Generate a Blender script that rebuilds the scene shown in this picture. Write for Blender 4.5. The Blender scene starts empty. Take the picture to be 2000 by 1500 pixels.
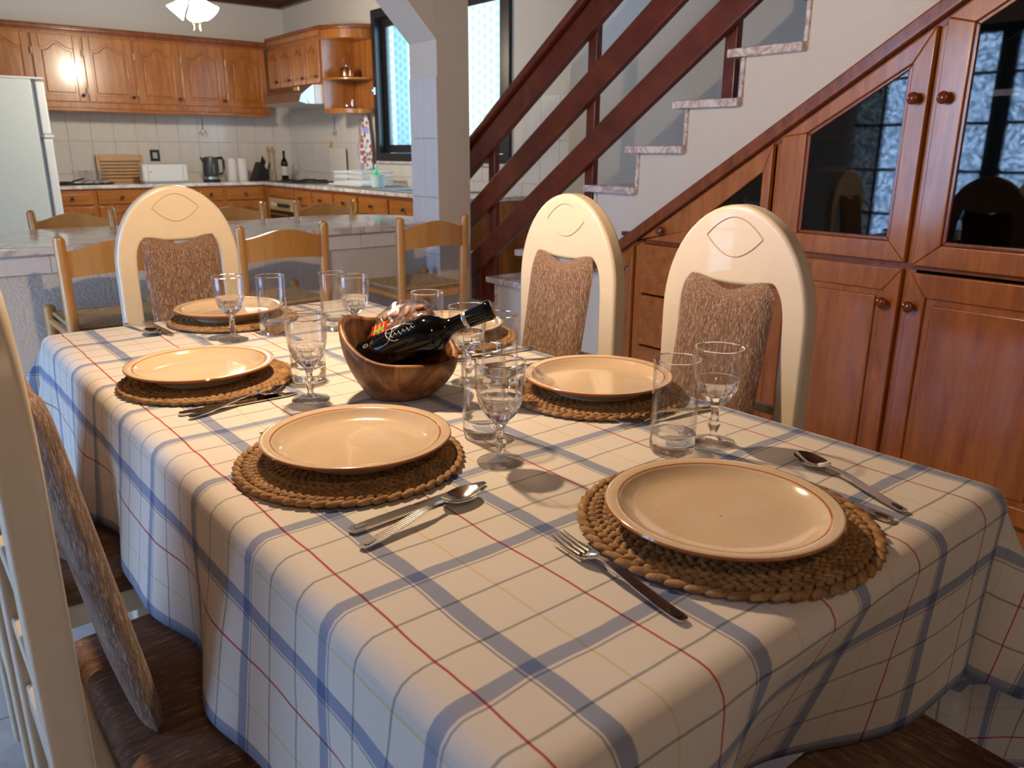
import bpy, math, random
from math import sin, cos, pi, radians, sqrt, atan2
from mathutils import Vector, Matrix
S = bpy.context.scene
COL = S.collection
random.seed(7)
# ------------------------------------------------------------------ camera
pit, yaw, rol = radians(16.58), radians(39.07), radians(.23)
Fv = Vector((sin(yaw)*cos(pit), cos(yaw)*cos(pit), -sin(pit)))
R0 = Vector((cos(yaw), -sin(yaw), 0)); U0 = R0.cross(Fv)
Rv = R0*cos(rol) + U0*sin(rol); Uv = Rv.cross(Fv)
cam = bpy.data.objects.new('camera', bpy.data.cameras.new('camera')); COL.objects.link(cam)
cam.matrix_world = Matrix(((Rv.x, Uv.x, -Fv.x, 0), (Rv.y, Uv.y, -Fv.y, 0), (Rv.z, Uv.z, -Fv.z, 1.185), (0, 0, 0, 1)))
cam.data.sensor_width = 36; cam.data.lens = 1534.6/2000*36; cam.data.clip_start = .02
cam.data.dof.use_dof = True; cam.data.dof.focus_distance = 1.25; cam.data.dof.aperture_fstop = 9
S.camera = cam
# ------------------------------------------------------------------ world and lights
W = bpy.data.worlds.new('sky'); S.world = W; W.use_nodes = True
W.node_tree.nodes['Background'].inputs[0].default_value = (.74, .9, 1, 1)
W.node_tree.nodes['Background'].inputs[1].default_value = 1.3
def light(name, kind, loc, energy, color, size=.05, rot=None, sy=None):
    l = bpy.data.lights.new(name, kind); l.energy = energy; l.color = color
    if kind == 'AREA':
        l.size = size
        if sy: l.shape = 'RECTANGLE'; l.size_y = sy
    else: l.shadow_soft_size = size
    o = bpy.data.objects.new(name, l); o.location = loc
    if rot: o.rotation_euler = rot
    COL.objects.link(o); return o
light('pendant_bulb', 'POINT', (.66, 1.42, 1.62), 44, (1, .69, .42), .025)
light('ceiling_bulb', 'POINT', (.1, -.9, 2.45), 16, (1, .72, .47), .08)
light('kitchen_bulb', 'POINT', (2.09, 6.2, 2.0), 60, (1, .84, .64), .09)
light('garden_daylight', 'AREA', (-2.46, 2.85, 1.25), 215, (.44, .66, 1), 2.6, (0, radians(-90), 0), 1.9).data.shape = 'RECTANGLE'
light('kitchen_daylight', 'AREA', (4.25, 5.7, 1.8), 30, (.62, .82, 1), 1.3, (0, radians(90), 0), 1.7)
S.view_settings.view_transform = 'Standard'; S.view_settings.look = 'None'
S.view_settings.gamma = 1; S.view_settings.use_curve_mapping = False
S.view_settings.exposure = .5
S.cycles.max_bounces = 10; S.cycles.transparent_max_bounces = 16; S.cycles.transmission_bounces = 10
S.cycles.sample_clamp_indirect = 6
# ------------------------------------------------------------------ material helpers
def nt(name):
    m = bpy.data.materials.new(name); m.use_nodes = True
    t = m.node_tree; b = t.nodes['Principled BSDF']
    return m, t, b
def N(t, k, **kw):
    n = t.nodes.new(k)
    for a, v in kw.items():
        if a.startswith('_'): setattr(n, a[1:], v)
        else:
            a = a.replace('0_', ' ') if '0_' in a else a
            n.inputs[int(a[1:]) if a[0] == 'i' and a[1:].isdigit() else a].default_value = v
    return n
def math_(t, op, a, b=None, c=None):
    n = t.nodes.new('ShaderNodeMath'); n.operation = op
    for i, x in enumerate((a, b, c)):
        if x is None: continue
        if isinstance(x, (int, float)): n.inputs[i].default_value = x
        else: t.links.new(x, n.inputs[i])
    return n.outputs[0]
def coords(t, kind='Object', scale=(1, 1, 1), rot=(0, 0, 0), loc=(0, 0, 0)):
    c = t.nodes.new('ShaderNodeTexCoord'); m = t.nodes.new('ShaderNodeMapping')
    m.inputs['Scale'].default_value = scale; m.inputs['Rotation'].default_value = rot; m.inputs['Location'].default_value = loc
    t.links.new(c.outputs[kind], m.inputs['Vector']); return m.outputs[0]
def noise(t, vec, scale, detail=4, rough=.55, dist=0):
    n = N(t, 'ShaderNodeTexNoise', Scale=scale, Detail=detail, Roughness=rough, Distortion=dist)
    t.links.new(vec, n.inputs['Vector']); return n.outputs['Fac']
def ramp(t, fac, stops):
    r = t.nodes.new('ShaderNodeValToRGB'); e = r.color_ramp.elements
    while len(e) < len(stops): e.new(.5)
    for i, (p, c) in enumerate(stops): e[i].position = p; e[i].color = (*c, 1)
    t.links.new(fac, r.inputs[0]); return r.outputs[0]
def mixc(t, fac, a, b, mode='MIX'):
    m = t.nodes.new('ShaderNodeMix'); m.data_type = 'RGBA'; m.blend_type = mode
    for i, x in ((0, fac), (6, a), (7, b)):
        if isinstance(x, (int, float)): m.inputs[i].default_value = x
        elif isinstance(x, tuple): m.inputs[i].default_value = (*x, 1)
        else: t.links.new(x, m.inputs[i])
    return m.outputs[2]
def bump(t, b, h, strength=.3, dist=.002):
    n = N(t, 'ShaderNodeBump', Strength=strength, Distance=dist); t.links.new(h, n.inputs['Height']); t.links.new(n.outputs[0], b.inputs['Normal'])
def plain(name, c, rough=.5, metal=0, coat=0, spec=.5, em=None, es=1, trans=0, alpha=1):
    m, t, b = nt(name); b.inputs['Base Color'].default_value = (*c, 1); b.inputs['Roughness'].default_value = rough
    b.inputs['Metallic'].default_value = metal; b.inputs['Coat Weight'].default_value = coat; b.inputs['Specular IOR Level'].default_value = spec
    b.inputs['Transmission Weight'].default_value = trans; b.inputs['Alpha'].default_value = alpha
    v = coords(t); f = noise(t, v, 30, 3)
    c2 = tuple(x*.9 for x in c)
    t.links.new(mixc(t, f, c, c2), b.inputs['Base Color'])
    if em: b.inputs['Emission Color'].default_value = (*em, 1); b.inputs['Emission Strength'].default_value = es
    return m
def wood(name, dark, light_, rough=.28, scale=(1, 1, .12), coat=.5, grain=26):
    m, t, b = nt(name)
    v = coords(t, 'Object', scale)
    f = noise(t, v, grain, 6, .62, .6); g = noise(t, v, grain*4.5, 3, .7, .2); big = noise(t, coords(t), 2.5, 2)
    c = ramp(t, f, [(.36, dark), (.62, light_)])
    c = mixc(t, .3, c, ramp(t, g, [(.35, dark), (.6, light_)]))
    c = mixc(t, math_(t, 'MULTIPLY', big, .35), c, tuple(x*.75 for x in dark))
    t.links.new(c, b.inputs['Base Color']); b.inputs['Roughness'].default_value = rough
    b.inputs['Coat Weight'].default_value = coat; b.inputs['Coat Roughness'].default_value = .12
    bump(t, b, g, .08, .001); return m
def stucco(name, c, scale=90, strength=.55, dist=.004, rough=.75):
    m, t, b = nt(name); v = coords(t)
    n1 = noise(t, v, scale, 3, .6, .4)
    h = math_(t, 'SMOOTH_MIN', n1, .56, .05)
    t.links.new(mixc(t, noise(t, v, 3, 3), c, tuple(x*.93 for x in c)), b.inputs['Base Color'])
    b.inputs['Roughness'].default_value = rough; bump(t, b, h, strength, dist); return m
def marble(name, base, vein, scale=3.2, rough=.12):
    m, t, b = nt(name); v = coords(t)
    n1 = noise(t, v, scale, 8, .62, 1.6)
    d = math_(t, 'ABSOLUTE', math_(t, 'SUBTRACT', n1, .5))
    veins = ramp(t, d, [(0, vein), (.035, tuple((a+c)/2 for a, c in zip(vein, base))), (.1, base)])
    c = mixc(t, math_(t, 'MULTIPLY', noise(t, v, scale*2.2, 5), .5), veins, tuple(x*.78 for x in base))
    t.links.new(c, b.inputs['Base Color']); b.inputs['Roughness'].default_value = rough; return m
def tilemat(name, c, rough=.16):
    m, t, b = nt(name); v = coords(t, 'Object', (1, 1, .16))
    f = noise(t, v, 34, 3, .6, .3)
    t.links.new(mixc(t, f, c, tuple(x*.87 for x in c)), b.inputs['Base Color'])
    b.inputs['Roughness'].default_value = rough; bump(t, b, f, .05, .001); return m
def glassmat(name, clear=.45, tint=(1, 1, 1)):
    m = bpy.data.materials.new(name); m.use_nodes = True; t = m.node_tree; t.nodes.clear()
    g = N(t, 'ShaderNodeBsdfGlass', Roughness=0, IOR=1.47); g.inputs['Color'].default_value = (*tint, 1)
    tr = t.nodes.new('ShaderNodeBsdfTransparent'); mx = t.nodes.new('ShaderNodeMixShader'); mx.inputs[0].default_value = clear
    o = t.nodes.new('ShaderNodeOutputMaterial')
    t.links.new(g.outputs[0], mx.inputs[1]); t.links.new(tr.outputs[0], mx.inputs[2]); t.links.new(mx.outputs[0], o.inputs[0]); return m
def panemat(name, tint=(.9, .95, 1), refl=1.0, gloss=(1, 1, 1)):
    """thin flat pane: fresnel reflection over clear transmission"""
    m = bpy.data.materials.new(name); m.use_nodes = True; t = m.node_tree; t.nodes.clear()
    tr = t.nodes.new('ShaderNodeBsdfTransparent'); tr.inputs[0].default_value = (*tint, 1)
    gl = N(t, 'ShaderNodeBsdfGlossy', Roughness=.02); gl.inputs['Color'].default_value = (*gloss, 1)
    fr = N(t, 'ShaderNodeFresnel', IOR=1.5); mx = t.nodes.new('ShaderNodeMixShader'); o = t.nodes.new('ShaderNodeOutputMaterial')
    f = math_(t, 'MINIMUM', math_(t, 'MULTIPLY', fr.outputs[0], refl), 1)
    t.links.new(f, mx.inputs[0]); t.links.new(tr.outputs[0], mx.inputs[1]); t.links.new(gl.outputs[0], mx.inputs[2]); t.links.new(mx.outputs[0], o.inputs[0]); return m
def thinglass(name, tint=(.985, .985, .985), base=.045, gain=.9):
    """one wall of a blown glass: schlick reflection over clear transmission, same from both sides"""
    m = bpy.data.materials.new(name); m.use_nodes = True; t = m.node_tree; t.nodes.clear()
    tr = t.nodes.new('ShaderNodeBsdfTransparent'); tr.inputs[0].default_value = (*tint, 1)
    gl = N(t, 'ShaderNodeBsdfGlossy', Roughness=.01); lw = N(t, 'ShaderNodeLayerWeight', Blend=.5)
    f = math_(t, 'ADD', math_(t, 'MULTIPLY', math_(t, 'POWER', lw.outputs['Facing'], 3.5), gain), base)
    mx = t.nodes.new('ShaderNodeMixShader'); o = t.nodes.new('ShaderNodeOutputMaterial')
    t.links.new(f, mx.inputs[0]); t.links.new(tr.outputs[0], mx.inputs[1]); t.links.new(gl.outputs[0], mx.inputs[2]); t.links.new(mx.outputs[0], o.inputs[0]); return m
def fabric(name):
    m, t, b = nt(name)
    v = coords(t, 'Object', (1, 1, .05)); v2 = coords(t, 'Object', (.09, 1, 1))
    a = noise(t, v, 480, 3, .7); a2 = noise(t, v, 260, 2, .6); w = noise(t, coords(t), 620, 2, .6); big = noise(t, v, 12, 2)
    c = ramp(t, a2, [(.36, (.12, .062, .042)), (.52, (.22, .12, .08)), (.66, (.28, .175, .12))])
    c = mixc(t, ramp(t, a, [(.53, (0, 0, 0)), (.62, (1, 1, 1))]), c, (.56, .44, .33))
    c = mixc(t, math_(t, 'MULTIPLY', w, .6), c, (.07, .035, .022))
    t.links.new(c, b.inputs['Base Color']); b.inputs['Roughness'].default_value = .9; b.inputs['Sheen Weight'].default_value = .15
    bump(t, b, math_(t, 'ADD', w, a), .5, .002); return m
def seatfabric(name):
    m, t, b = nt(name)
    v = coords(t, 'Object', (1, .09, 1))
    a = noise(t, v, 330, 3, .7); w = noise(t, coords(t), 620, 2, .6); a2 = noise(t, v, 80, 2, .6)
    c = ramp(t, a2, [(.36, (.10, .05, .03)), (.6, (.2, .105, .065))])
    c = mixc(t, ramp(t, a, [(.57, (0, 0, 0)), (.68, (1, 1, 1))]), c, (.42, .3, .2))
    c = mixc(t, math_(t, 'MULTIPLY', w, .5), c, (.05, .025, .015))
    t.links.new(c, b.inputs['Base Color']); b.inputs['Roughness'].default_value = .92; bump(t, b, math_(t, 'ADD', w, a), .5, .002); return m
def clothmat():
    m, t, b = nt('checked_linen')
    uv = t.nodes.new('ShaderNodeUVMap'); uv.uv_map = 'UVMap'
    wob = N(t, 'ShaderNodeTexNoise', Scale=9, Detail=2); t.links.new(uv.outputs[0], wob.inputs['Vector'])
    sx = t.nodes.new('ShaderNodeSeparateColor'); t.links.new(wob.outputs['Color'], sx.inputs[0])
    s = t.nodes.new('ShaderNodeSeparateXYZ'); t.links.new(uv.outputs[0], s.inputs[0])
    U = math_(t, 'ADD', s.outputs[0], math_(t, 'MULTIPLY', math_(t, 'SUBTRACT', sx.outputs[0], .5), .010))
    V = math_(t, 'ADD', s.outputs[1], math_(t, 'MULTIPLY', math_(t, 'SUBTRACT', sx.outputs[1], .5), .012))
    def stripe(c, per, off, hw, soft=.0012):
        f = math_(t, 'PINGPONG', math_(t, 'ADD', c, -off+per*20), per/2)
        mr = t.nodes.new('ShaderNodeMapRange'); mr.inputs[1].default_value = hw-soft/2; mr.inputs[2].default_value = hw+soft/2
        mr.inputs[3].default_value = 1; mr.inputs[4].default_value = 0; t.links.new(f, mr.inputs[0]); return mr.outputs[0]
    base = mixc(t, noise(t, coords(t, 'UV', (1, 14, 1)), 60, 3), (.80, .77, .72), (.71, .68, .64))
    pu, pv = .1765, .1865
    c = base
    for ax, per, off, hw, col, amt in (
        (U, pu, .3745, .0095, (.30, .40, .68), .85), (U, pu, .3615, .0012, (.3, .33, .45), .8), (U, pu, .3635, .0009, (.95, .93, .9), .0),
        (V, pv, .6165, .0085, (.30, .40, .68), .80), (V, pv, .6035, .0012, (.3, .33, .45), .75),
        (V, pv, .675, .0015, (.32, .36, .36), .8), (V, pv, .740, .0015, (.32, .36, .36), .8),
        (U, pu, .4305, .0012, (.85, .75, .3), .6), (U, pu, .3135, .0013, (.62, .05, .08), .95)):
        if amt == 0: continue
        k = math_(t, 'MULTIPLY', stripe(ax, per, off, hw), amt)
        tint = mixc(t, k, (1, 1, 1), col)
        c = mixc(t, 1.0, c, tint, 'MULTIPLY')
    t.links.new(c, b.inputs['Base Color']); b.inputs['Roughness'].default_value = .82
    b.inputs['Specular IOR Level'].default_value = .2
    h = math_(t, 'ADD', noise(t, coords(t, 'UV', (1, 12, 1)), 420, 2), noise(t, coords(t, 'UV', (12, 1, 1)), 420, 2))
    bump(t, b, h, .35, .0012)
    # a thin cloth lets some light through
    tl = t.nodes.new('ShaderNodeBsdfTranslucent'); t.links.new(c, tl.inputs[0])
    mx = t.nodes.new('ShaderNodeMixShader'); mx.inputs[0].default_value = .2
    out = t.nodes['Material Output']
    t.links.new(b.outputs[0], mx.inputs[1]); t.links.new(tl.outputs[0], mx.inputs[2]); t.links.new(mx.outputs[0], out.inputs[0])
    return m
def rushmat(name, a, c, scale=60):
    m, t, b = nt(name); f = noise(t, coords(t, 'Object', (1, 1, 3)), scale, 4, .7)
    t.links.new(ramp(t, f, [(.3, a), (.7, c)]), b.inputs['Base Color']); b.inputs['Roughness'].default_value = .8
    bump(t, b, noise(t, coords(t), 400, 3), .5, .0015); return m
def plate_mat(name):
    m, t, b = nt(name); v = coords(t)
    sp = ramp(t, noise(t, v, 260, 2, .5), [(.64, (0, 0, 0)), (.72, (1, 1, 1))])
    c = mixc(t, noise(t, v, 14, 3), (.63, .50, .35), (.56, .44, .31))
    c = mixc(t, math_(t, 'MULTIPLY', sp, .35), c, (.36, .22, .12))
    t.links.new(c, b.inputs['Base Color']); b.inputs['Roughness'].default_value = .13; b.inputs['Coat Weight'].default_value = .4
    b.inputs['Coat Roughness'].default_value = .04; return m
def bowlwood(name):
    m, t, b = nt(name); v = coords(t, 'Object', (1, 1, .7))
    f = noise(t, v, 14, 5, .6, 2.6); k = noise(t, v, 9, 3, .6, 1.2)
    c = ramp(t, f, [(.3, (.07, .024, .008)), (.5, (.21, .085, .026)), (.7, (.42, .22, .085))])
    c = mixc(t, ramp(t, k, [(.55, (0, 0, 0)), (.68, (1, 1, 1))]), c, (.055, .02, .01))
    t.links.new(c, b.inputs['Base Color']); b.inputs['Roughness'].default_value = .42; bump(t, b, f, .15, .002); return m
def cakemat(name):
    m, t, b = nt(name); v = coords(t); f = noise(t, v, 70, 5, .7, .6)
    t.links.new(ramp(t, f, [(.35, (.05, .02, .015)), (.58, (.13, .065, .045)), (.72, (.3, .22, .2))]), b.inputs['Base Color'])
    b.inputs['Roughness'].default_value = .15; bump(t, b, f, .9, .004); return m
def steelmat(name, grooves=False):
    m, t, b = nt(name); b.inputs['Base Color'].default_value = (.62, .6, .57, 1); b.inputs['Metallic'].default_value = 1
    b.inputs['Roughness'].default_value = .12
    if grooves:
        w = N(t, 'ShaderNodeTexWave', Scale=110.0, Distortion=0); w.bands_direction = 'X'; t.links.new(coords(t), w.inputs['Vector'])
        bump(t, b, w.outputs['Fac'], .25, .0006)
    return m
def windowglass(name):
    """obscured kitchen pane: printed dash pattern over clear glass"""
    m = bpy.data.materials.new(name); m.use_nodes = True; t = m.node_tree; t.nodes.clear()
    br = N(t, 'ShaderNodeTexBrick', Scale=1.0); br.offset = .5
    br.inputs['Brick Width'].default_value = .07; br.inputs['Row Height'].default_value = .075; br.inputs['Mortar Size'].default_value = .017; br.inputs['Mortar Smooth'].default_value = .2
    c = t.nodes.new('ShaderNodeTexCoord'); sep = t.nodes.new('ShaderNodeSeparateXYZ'); cmb = t.nodes.new('ShaderNodeCombineXYZ')
    t.links.new(c.outputs['Object'], sep.inputs[0]); t.links.new(sep.outputs[2], cmb.inputs[0]); t.links.new(sep.outputs[1], cmb.inputs[1]); t.links.new(cmb.outputs[0], br.inputs['Vector'])
    col = mixc(t, math_(t, 'MULTIPLY', br.outputs['Fac'], 1.0), (.70, .86, .95), (.86, .97, 1))
    tr = t.nodes.new('ShaderNodeBsdfTransparent'); t.links.new(col, tr.inputs[0])
    tl = t.nodes.new('ShaderNodeBsdfTranslucent'); t.links.new(col, tl.inputs[0])
    mx = t.nodes.new('ShaderNodeMixShader'); mx.inputs[0].default_value = .06
    gl = N(t, 'ShaderNodeBsdfGlossy', Roughness=.1); m2 = t.nodes.new('ShaderNodeMixShader'); m2.inputs[0].default_value = .05
    o = t.nodes.new('ShaderNodeOutputMaterial')
    t.links.new(tr.outputs[0], mx.inputs[1]); t.links.new(tl.outputs[0], mx.inputs[2]); t.links.new(mx.outputs[0], m2.inputs[1]); t.links.new(gl.outputs[0], m2.inputs[2]); t.links.new(m2.outputs[0], o.inputs[0]); return m
def lacemat(name):
    m = bpy.data.materials.new(name); m.use_nodes = True; t = m.node_tree; t.nodes.clear()
    f = noise(t, coords(t), 28, 3, .7, .8)
    col = ramp(t, f, [(.42, (.22, .28, .35)), (.58, (1, 1, 1))])
    tr = t.nodes.new('ShaderNodeBsdfTransparent'); t.links.new(col, tr.inputs[0])
    tl = t.nodes.new('ShaderNodeBsdfTranslucent'); tl.inputs[0].default_value = (.8, .85, .9, 1)
    mx = t.nodes.new('ShaderNodeMixShader'); mx.inputs[0].default_value = .3; o = t.nodes.new('ShaderNodeOutputMaterial')
    t.links.new(tr.outputs[0], mx.inputs[1]); t.links.new(tl.outputs[0], mx.inputs[2]); t.links.new(mx.outputs[0], o.inputs[0]); return m
def floralmat(name):
    m, t, b = nt(name); v = coords(t)
    vo = N(t, 'ShaderNodeTexVoronoi', Scale=22); t.links.new(v, vo.inputs['Vector'])
    c = ramp(t, vo.outputs['Distance'], [(0, (.6, .04, .06)), (.36, (.62, .08, .1)), (.42, (.1, .2, .12)), (.55, (.8, .82, .85))])
    f = noise(t, v, 9, 2); c = mixc(t, ramp(t, f, [(.55, (0, 0, 0)), (.6, (1, 1, 1))]), c, (.35, .4, .75))
    t.links.new(c, b.inputs['Base Color']); b.inputs['Roughness'].default_value = .9; return m
M = dict(
    cab=wood('cabinet_wood', (.27, .078, .012), (.5, .185, .036)),
    cabh=wood('cabinet_wood_horizontal', (.27, .078, .012), (.5, .185, .036), scale=(.12, 1, 1)),
    cup=wood('cupboard_wood', (.26, .075, .012), (.5, .175, .036), .3),
    cupy=wood('cupboard_wood_sideways', (.26, .075, .012), (.5, .175, .036), .3, scale=(1, .12, 1)),
    trim=wood('red_trim_wood', (.14, .032, .008), (.3, .08, .018), .25, scale=(1, .12, .3)),
    maho=wood('mahogany', (.085, .013, .006), (.19, .036, .014), .3, scale=(1, .15, .22)),
    honey=wood('honey_pine', (.50, .235, .06), (.66, .35, .11), .3, grain=14),
    beech=wood('beech', (.5, .27, .1), (.62, .36, .15), .4),
    dark=wood('dark_interior', (.05, .014, .006), (.1, .028, .012), .5),
    knob=plain('dark_knob', (.06, .018, .012), .18, coat=.6), redknob=plain('red_knob', (.16, .03, .012), .15, coat=.8),
    wall=stucco('wall_paint', (.66, .62, .56), 120, .35), tex=stucco('spray_stucco', (.72, .67, .59), 170, .9, .005),
    bart=stucco('knife_stucco', (.66, .66, .63), 75, .9, .007), smooth=plain('stair_wall_paint', (.66, .68, .66), .6),
    plaster=plain('plaster', (.7, .66, .6), .7), ceil=plain('ceiling_white', (.75, .73, .7), .8),
    tile=tilemat('glazed_tile', (.70, .67, .62)), btile=tilemat('white_tile', (.78, .78, .8)), grout=plain('grout', (.58, .55, .5), .9),
    floor=marble('floor_tile_marble', (.74, .75, .76), (.6, .6, .62), 1.6, .1),
    marb=marble('white_marble', (.80, .77, .75), (.42, .36, .38), 4.2, .1), marbp=marble('pink_marble', (.78, .72, .69), (.35, .2, .2), 9, .18),
    cream=plain('cream_lacquer', (.70, .615, .475), .3, coat=.3), groove=plain('cream_groove', (.50, .42, .3), .4),
    fab=fabric('brown_tweed'), sfab=seatfabric('brown_seat_tweed'), cloth=clothmat(),
    rush=rushmat('rush_rope', (.13, .06, .02), (.42, .25, .105)), rushseat=rushmat('rush_seat', (.28, .19, .09), (.62, .48, .29), 60),
    plate=plate_mat('stoneware'), ring=plain('brown_glaze_ring', (.36, .11, .03), .12, coat=.4),
    glass=glassmat('clear_glass', .12), thin=thinglass('thin_glass'), pane=panemat('cupboard_pane', (.6, .62, .64), .65), wpane=panemat('window_pane', (.95, .97, 1)),
    kpane=windowglass('kitchen_pane'), lace=lacemat('lace_net'),
    steel=steelmat('cutlery_steel'), gsteel=steelmat('grooved_steel', True), brushed=plain('brushed_steel', (.55, .55, .54), .33, 1),
    chrome=plain('chrome', (.75, .77, .8), .08, 1), brass=plain('brass', (.62, .42, .14), .3, 1), copper=plain('copper', (.65, .3, .14), .22, 1),
    bowl=bowlwood('olive_wood'), bot=plain('black_bottle_glass', (.002, .003, .004), .06, spec=.4), silver=plain('silver_band', (.6, .6, .62), .25, .9),
    ink=plain('pale_ink', (.62, .6, .56), .4), cake=cakemat('dark_fruit_cake'), nut=plain('almond', (.42, .21, .1), .6),
    red=plain('red_label', (.55, .03, .015), .3, coat=.4), yel=plain('yellow_stripe', (.85, .62, .2), .4), leaf=plain('green_leaf_print', (.25, .5, .05), .4),
    white=plain('white_plastic', (.74, .75, .73), .35), fridge=plain('fridge_enamel', (.60, .66, .62), .35), gask=plain('grey_gasket', (.16, .19, .21), .6),
    black=plain('black_plastic', (.012, .012, .013), .35), blackf=plain('black_aluminium', (.015, .016, .018), .3), kettle=plain('dark_grey_kettle', (.04, .043, .045), .35),
    paper=plain('paper_roll', (.75, .72, .67), .9), green=plain('green_bottle', (.05, .75, .3), .3), tub=plain('frosted_tub', (.62, .8, .8), .3),
    ydot=plain('yellow_plastic', (.8, .5, .08), .4), lamp=plain('opal_glass', (.9, .9, .85), .3, em=(1, .92, .75), es=9), lampc=plain('opal_glass_cool', (.9, .95, .95), .3, em=(.85, 1, .95), es=12),
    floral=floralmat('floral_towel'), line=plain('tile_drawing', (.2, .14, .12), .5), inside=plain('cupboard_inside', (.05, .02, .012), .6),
    outblue=plain('shaded_house_wall', (.22, .42, .8), .8), gold=plain('gold_trim', (.5, .42, .28), .45, .9), panelb=plain('brushed_brass_panel', (.5, .37, .17), .35), socket=plain('socket_grey', (.5, .48, .44), .4))
# ------------------------------------------------------------------ mesh helpers
class MB:
    def __init__(s, off=(0, 0, 0)): s.v = []; s.f = []; s.m = []; s.o = Vector(off)
    def add(s, vs, fs, mi=0, mat=None):
        n = len(s.v)
        for p in vs:
            p = Vector(p)
            if mat is not None: p = mat @ p
            s.v.append(tuple(p - s.o))
        for f in fs: s.f.append(tuple(i+n for i in f)); s.m.append(mi)
        return s
    def box(s, a, b, mi=0, mat=None):
        x0, y0, z0 = (min(p, q) for p, q in zip(a, b)); x1, y1, z1 = (max(p, q) for p, q in zip(a, b))
        return s.add([(x0,y0,z0),(x1,y0,z0),(x1,y1,z0),(x0,y1,z0),(x0,y0,z1),(x1,y0,z1),(x1,y1,z1),(x0,y1,z1)],
              [(0,3,2,1),(4,5,6,7),(0,1,5,4),(1,2,6,5),(2,3,7,6),(3,0,4,7)], mi, mat)
    def prism(s, poly, ax, a, b, mi=0, mat=None):
        """poly: 2-D points in the plane across axis ax ('x': (y,z); 'y': (x,z); 'z': (x,y))"""
        def P(q, h): return {'x': (h, q[0], q[1]), 'y': (q[0], h, q[1]), 'z': (q[0], q[1], h)}[ax]
        n = len(poly)
        area = sum(poly[i][0]*poly[(i+1) % n][1]-poly[(i+1) % n][0]*poly[i][1] for i in range(n))
        if (area < 0) != (ax == 'y'): poly = poly[::-1]
        a, b = min(a, b), max(a, b)
        vs = [P(q, a) for q in poly]+[P(q, b) for q in poly]
        fs = [tuple(range(n))[::-1], tuple(range(n, 2*n))]+[(i, (i+1) % n, n+(i+1) % n, n+i) for i in range(n)]
        return s.add(vs, fs, mi, mat)
    def lathe(s, prof, n=32, c=(0, 0, 0), mi=0, mat=None, bands=None, close=True, fn=None):
        vs = []; fs = []; ms = []
        c = Vector(c)
        for k, (r, z) in enumerate(prof):
            for i in range(n):
                a = 2*pi*i/n; rr = r
                if fn: rr = fn(r, z, a)
                vs.append((c.x+rr*cos(a), c.y+rr*sin(a), c.z+z))
        m = len(prof)
        for k in range(m-1):
            for i in range(n):
                fs.append((k*n+i, k*n+(i+1) % n, (k+1)*n+(i+1) % n, (k+1)*n+i)); ms.append(bands.get(k, mi) if bands else mi)
        if close and prof[0][0] > 1e-6: fs.append(tuple(range(n))[::-1]); ms.append(mi)
        if close and prof[-1][0] > 1e-6: fs.append(tuple((m-1)*n+i for i in range(n))); ms.append(mi)
        n0 = len(s.v); s.add(vs, fs, mi, mat); s.m[-len(fs):] = ms; return s
    def tube(s, pts, r, n=8, mi=0, mat=None, closed=False):
        pts = [Vector(p) for p in pts]; L = len(pts)
        rs = r if isinstance(r, (list, tuple)) else [r]*L
        vs = []; fs = []; up = None
        for i, p in enumerate(pts):
            if closed: d = pts[(i+1) % L]-pts[i-1]
            else: d = pts[min(i+1, L-1)]-pts[max(i-1, 0)]
            d.normalize()
            if up is None: up = Vector((0, 0, 1)) if abs(d.z) < .9 else Vector((1, 0, 0))
            a = d.cross(up)
            if a.length < 1e-4: a = d.cross(Vector((0, 1, .3)))
            a.normalize(); bb = a.cross(d).normalized(); up = bb
            for k in range(n):
                t = 2*pi*k/n; vs.append(p+(a*cos(t)+bb*sin(t))*rs[i])
        for i in range(L if closed else L-1):
            j = (i+1) % L
            for k in range(n): fs.append((i*n+k, j*n+k, j*n+(k+1) % n, i*n+(k+1) % n))
        if not closed: fs += [tuple(range(n)), tuple((L-1)*n+k for k in range(n))[::-1]]
        return s.add(vs, [f[::-1] for f in fs], mi, mat)
    def ball(s, c, r, n=10, m=7, mi=0, mat=None):
        rx, ry, rz = r if isinstance(r, tuple) else (r, r, r)
        pr = [(sin(pi*k/m), -cos(pi*k/m)) for k in range(m+1)]
        vs = []; fs = []
        for (q, z) in pr:
            for i in range(n): a = 2*pi*i/n; vs.append((c[0]+rx*q*cos(a), c[1]+ry*q*sin(a), c[2]+rz*z))
        for k in range(m):
            for i in range(n): fs.append((k*n+i, k*n+(i+1) % n, (k+1)*n+(i+1) % n, (k+1)*n+i))
        return s.add(vs, fs, mi, mat)
    def obj(s, name, mat, parent=None, smooth=False, bevel=0, seg=2, angle=40):
        me = bpy.data.meshes.new(name); me.from_pydata(s.v, [], s.f)
        for mm in (mat if isinstance(mat, (list, tuple)) else [mat]): me.materials.append(M[mm] if isinstance(mm, str) else mm)
        me.polygons.foreach_set('material_index', s.m)
        o = bpy.data.objects.new(name, me); COL.objects.link(o)
        if parent: o.parent = parent
        if smooth:
            me.polygons.foreach_set('use_smooth', [True]*len(me.polygons))
            try: me.set_sharp_from_angle(angle=radians(angle))
            except Exception: pass
        if bevel:
            b = o.modifiers.new('bevel', 'BEVEL'); b.width = bevel; b.segments = seg; b.limit_method = 'ANGLE'; b.angle_limit = radians(35)
            me.polygons.foreach_set('use_smooth', [True]*len(me.polygons)); b.harden_normals = True
        return o
def tag(o, label, cat, group=None, kind=None):
    o['label'] = label; o['category'] = cat
    if group: o['group'] = group
    if kind: o['kind'] = kind
    return o
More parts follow.
